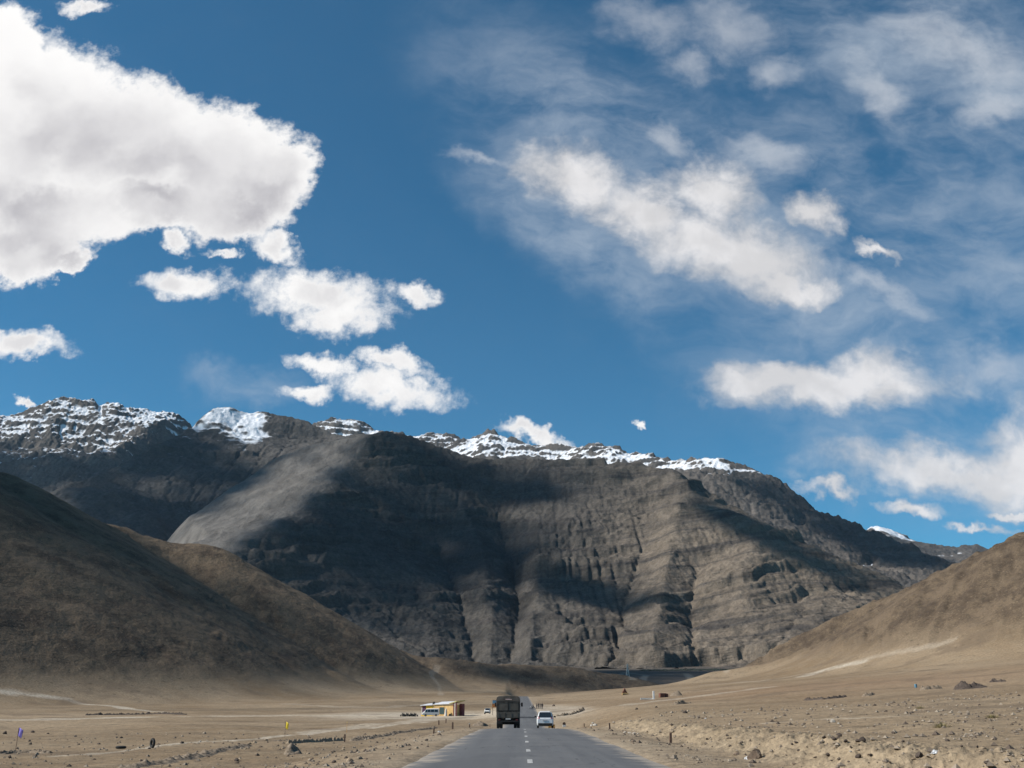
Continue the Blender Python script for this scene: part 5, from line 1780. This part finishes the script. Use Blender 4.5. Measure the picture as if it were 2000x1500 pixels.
# ------------------------------------------------------------------ people
def person(px, D, label, h=1.7, rz=0.0, top='jacket', pose='stand', group='people by the motorbike', base=None):
    x = (px - 1000) / 2097 * D
    z = on_ground(x, D)
    if base is not None:
        x, y, z = base
    else:
        y = D
    t = thing('person', label, 'person', (x, y, z), rz, group)
    k = h / 1.7
    J, E, Rr = [], [], []

    def j(p, r, par=None):
        J.append((p[0] * k, p[1] * k, p[2] * k)); Rr.append(r * k)
        if par is not None:
            E.append((par, len(J) - 1))
        return len(J) - 1
    sit = pose == 'sit'
    pz = .78 if sit else .92
    pel = j((0, 0, pz), .135)
    bel = j((0, .01, pz + .16), .125, pel)
    chs = j((0, .02 if not sit else .08, pz + .40), .145, bel)
    nk = j((0, .03 if not sit else .10, pz + .56), .06, chs)
    hd = j((0, .05 if not sit else .13, pz + .66), .085, nk)
    h2 = j((0, .05 if not sit else .13, pz + .76), .075, hd)
    for s in (-1, 1):
        sh = j((s * .19, .02 if not sit else .08, pz + .50), .058, chs)
        if sit:
            el = j((s * .25, .24, pz + .30), .046, sh); wr = j((s * .24, .46, pz + .26), .035, el)
        else:
            el = j((s * .245, -.02, pz + .22), .046, sh); wr = j((s * .24, .07, pz - .02), .035, el)
        ha = j((s * .235, (.10 if not sit else .53), (pz - .10 if not sit else pz + .25)), .032, wr)
        hp = j((s * .095, 0, pz - .06), .095, pel)
        if sit:
            kn = j((s * .17, .36, .52), .068, hp); an = j((s * .18, .22, .10), .048, kn)
        else:
            kn = j((s * .11 * (1.2 if pose == 'stride' else 1), .05 if pose != 'stride' else s * .16, .50), .068, hp)
            an = j((s * .115, -.01 if pose != 'stride' else s * .14 - .05, .09), .046, kn)
        ft = j((s * .13, J[an][1] / k + .15, .045), .04, an)
    me = bpy.data.meshes.new('body')
    me.from_pydata(J, E, [])
    o = bpy.data.objects.new('body', me)
    COL.objects.link(o)
    sk = o.modifiers.new('skin', 'SKIN')
    for i, r in enumerate(Rr):
        me.skin_vertices[0].data[i].radius = (r, r)
    me.skin_vertices[0].data[0].use_root = True
    o.modifiers.new('sub', 'SUBSURF').levels = 2
    dg = bpy.context.evaluated_depsgraph_get()
    m2 = bpy.data.meshes.new_from_object(o.evaluated_get(dg))
    bpy.data.objects.remove(o)
    m2.name = 'body'
    for mm in (M[top], M['denim'], M['skin']):
        m2.materials.append(mm)
    for p in m2.polygons:
        c = p.center / k
        p.material_index = 2 if (c.z > pz + .585 or (abs(c.x) > .2 and ((not sit and c.z < pz - .03 and c.z > .6) or (sit and c.y > .47)))) else (1 if c.z < pz + .02 else 0)
        p.use_smooth = True
    ob = bpy.data.objects.new('body', m2); COL.objects.link(ob); ob.parent = t
    hy = (.05 if not sit else .13)
    b = MB()
    rings = []
    for q, rr_ in ((.66, .098), (.72, .108), (.78, .105), (.84, .075), (.865, .02)):
        rings.append([(rr_ * k * math.cos(a * .5236), (hy - .02 + (rr_ * math.sin(a * .5236) * 1.12 if math.sin(a * .5236) < .35 else rr_ * .45)) * k, (pz + q) * k) for a in range(12)])
    b.loft(rings).build('hair', M['hair'], t, smooth_=True)
    return t


PD = 338.0
person(1048.5, PD, 'person in dark clothes standing nearest the motorbike', 1.68, 2.4, 'jacket')
person(1052.2, PD + 2, 'tall person with a dark jacket, second from the motorbike', 1.78, 3.4, 'jacket2')
person(1056.6, PD + 4, 'person in dark jacket, third from the motorbike', 1.7, 2.9, 'jacket')
person(1059.6, PD + 4, 'person at the right end of the group, farthest from the motorbike', 1.74, 3.6, 'jacket2', 'stride')


def motorbike(px, D):
    x = (px - 1000) / 2097 * D
    z = on_ground(x, D)
    t = thing('motorbike', 'dark motorbike with a pale front parked left of the standing people', 'motorbike', (x, D, z), R(70))
    for y in (-.68, .70):
        w = MB().torus((0, y, .32), .27, .055, 'x', 22, 8).build('wheel', M['black'], t, smooth_=True)
        MB().cyl((-.05, y, .32), (.05, y, .32), .07, n=10).build('rim', M['rim'], w)
    MB().loft([[(-.1, -.75, .72), (.1, -.75, .72), (.08, -.75, .82), (-.08, -.75, .82)], [(-.14, -.1, .62), (.14, -.1, .62), (.12, -.1, .80), (-.12, -.1, .80)],
               [(-.15, .35, .65), (.15, .35, .65), (.1, .35, .95), (-.1, .35, .95)]]).build('body', M['under'], t, bevel=.03)
    MB().box((0, .05, .42), (.3, .45, .32)).build('engine', M['rim'], t, bevel=.03)
    MB().cyl((-.09, .70, .32), (-.09, .45, .98), .025, n=6).cyl((.09, .70, .32), (.09, .45, .98), .025, n=6).build('fork', M['rim'], t)
    MB().cyl((-.36, .40, 1.03), (.36, .40, 1.03), .02, n=6).build('handlebar', M['under'], t)
    MB().box((0, .60, .86), (.3, .16, .34), .7).build('front_fairing', M['white2'], t, bevel=.04)
    return t, (x, D, z)


mb, (bx, by, bz) = motorbike(1040.5, PD - 2)
fw = Vector((-math.sin(R(70)), math.cos(R(70)), 0))
person(1041, PD - 2, 'person in dark clothes seated on the motorbike', 1.72, R(70), 'jacket', 'sit', base=(bx - fw.x * .25, by - fw.y * .25, bz))
# ------------------------------------------------------------------ camera and render settings
cd = bpy.data.cameras.new('camera')
cd.sensor_width = 36.0
cd.lens = 36.0
cd.clip_start = .1
cd.clip_end = 80000
co = bpy.data.objects.new('camera', cd)
co.location = (0, 0, EYE)
co.rotation_euler = (math.pi / 2 + PITCH, 0, 0)
COL.objects.link(co)
scene.camera = co
for o in SETTING:
    o['kind'] = 'structure'
vs = scene.view_settings
scene.display_settings.display_device = 'sRGB'
vs.view_transform = 'Standard'
vs.look = 'None'
vs.exposure = .28
vs.gamma = 1
vs.use_curve_mapping = False
cy = scene.cycles
cy.max_bounces = 4
cy.diffuse_bounces = 3
cy.glossy_bounces = 2
cy.transmission_bounces = 3
cy.transparent_max_bounces = 12
cy.volume_bounces = 0
cy.caustics_reflective = False
cy.caustics_refractive = False
cy.use_denoising = True
cy.denoiser = 'OPENIMAGEDENOISE'
cy.denoising_input_passes = 'RGB_ALBEDO_NORMAL'
cy.denoising_prefilter = 'ACCURATE'
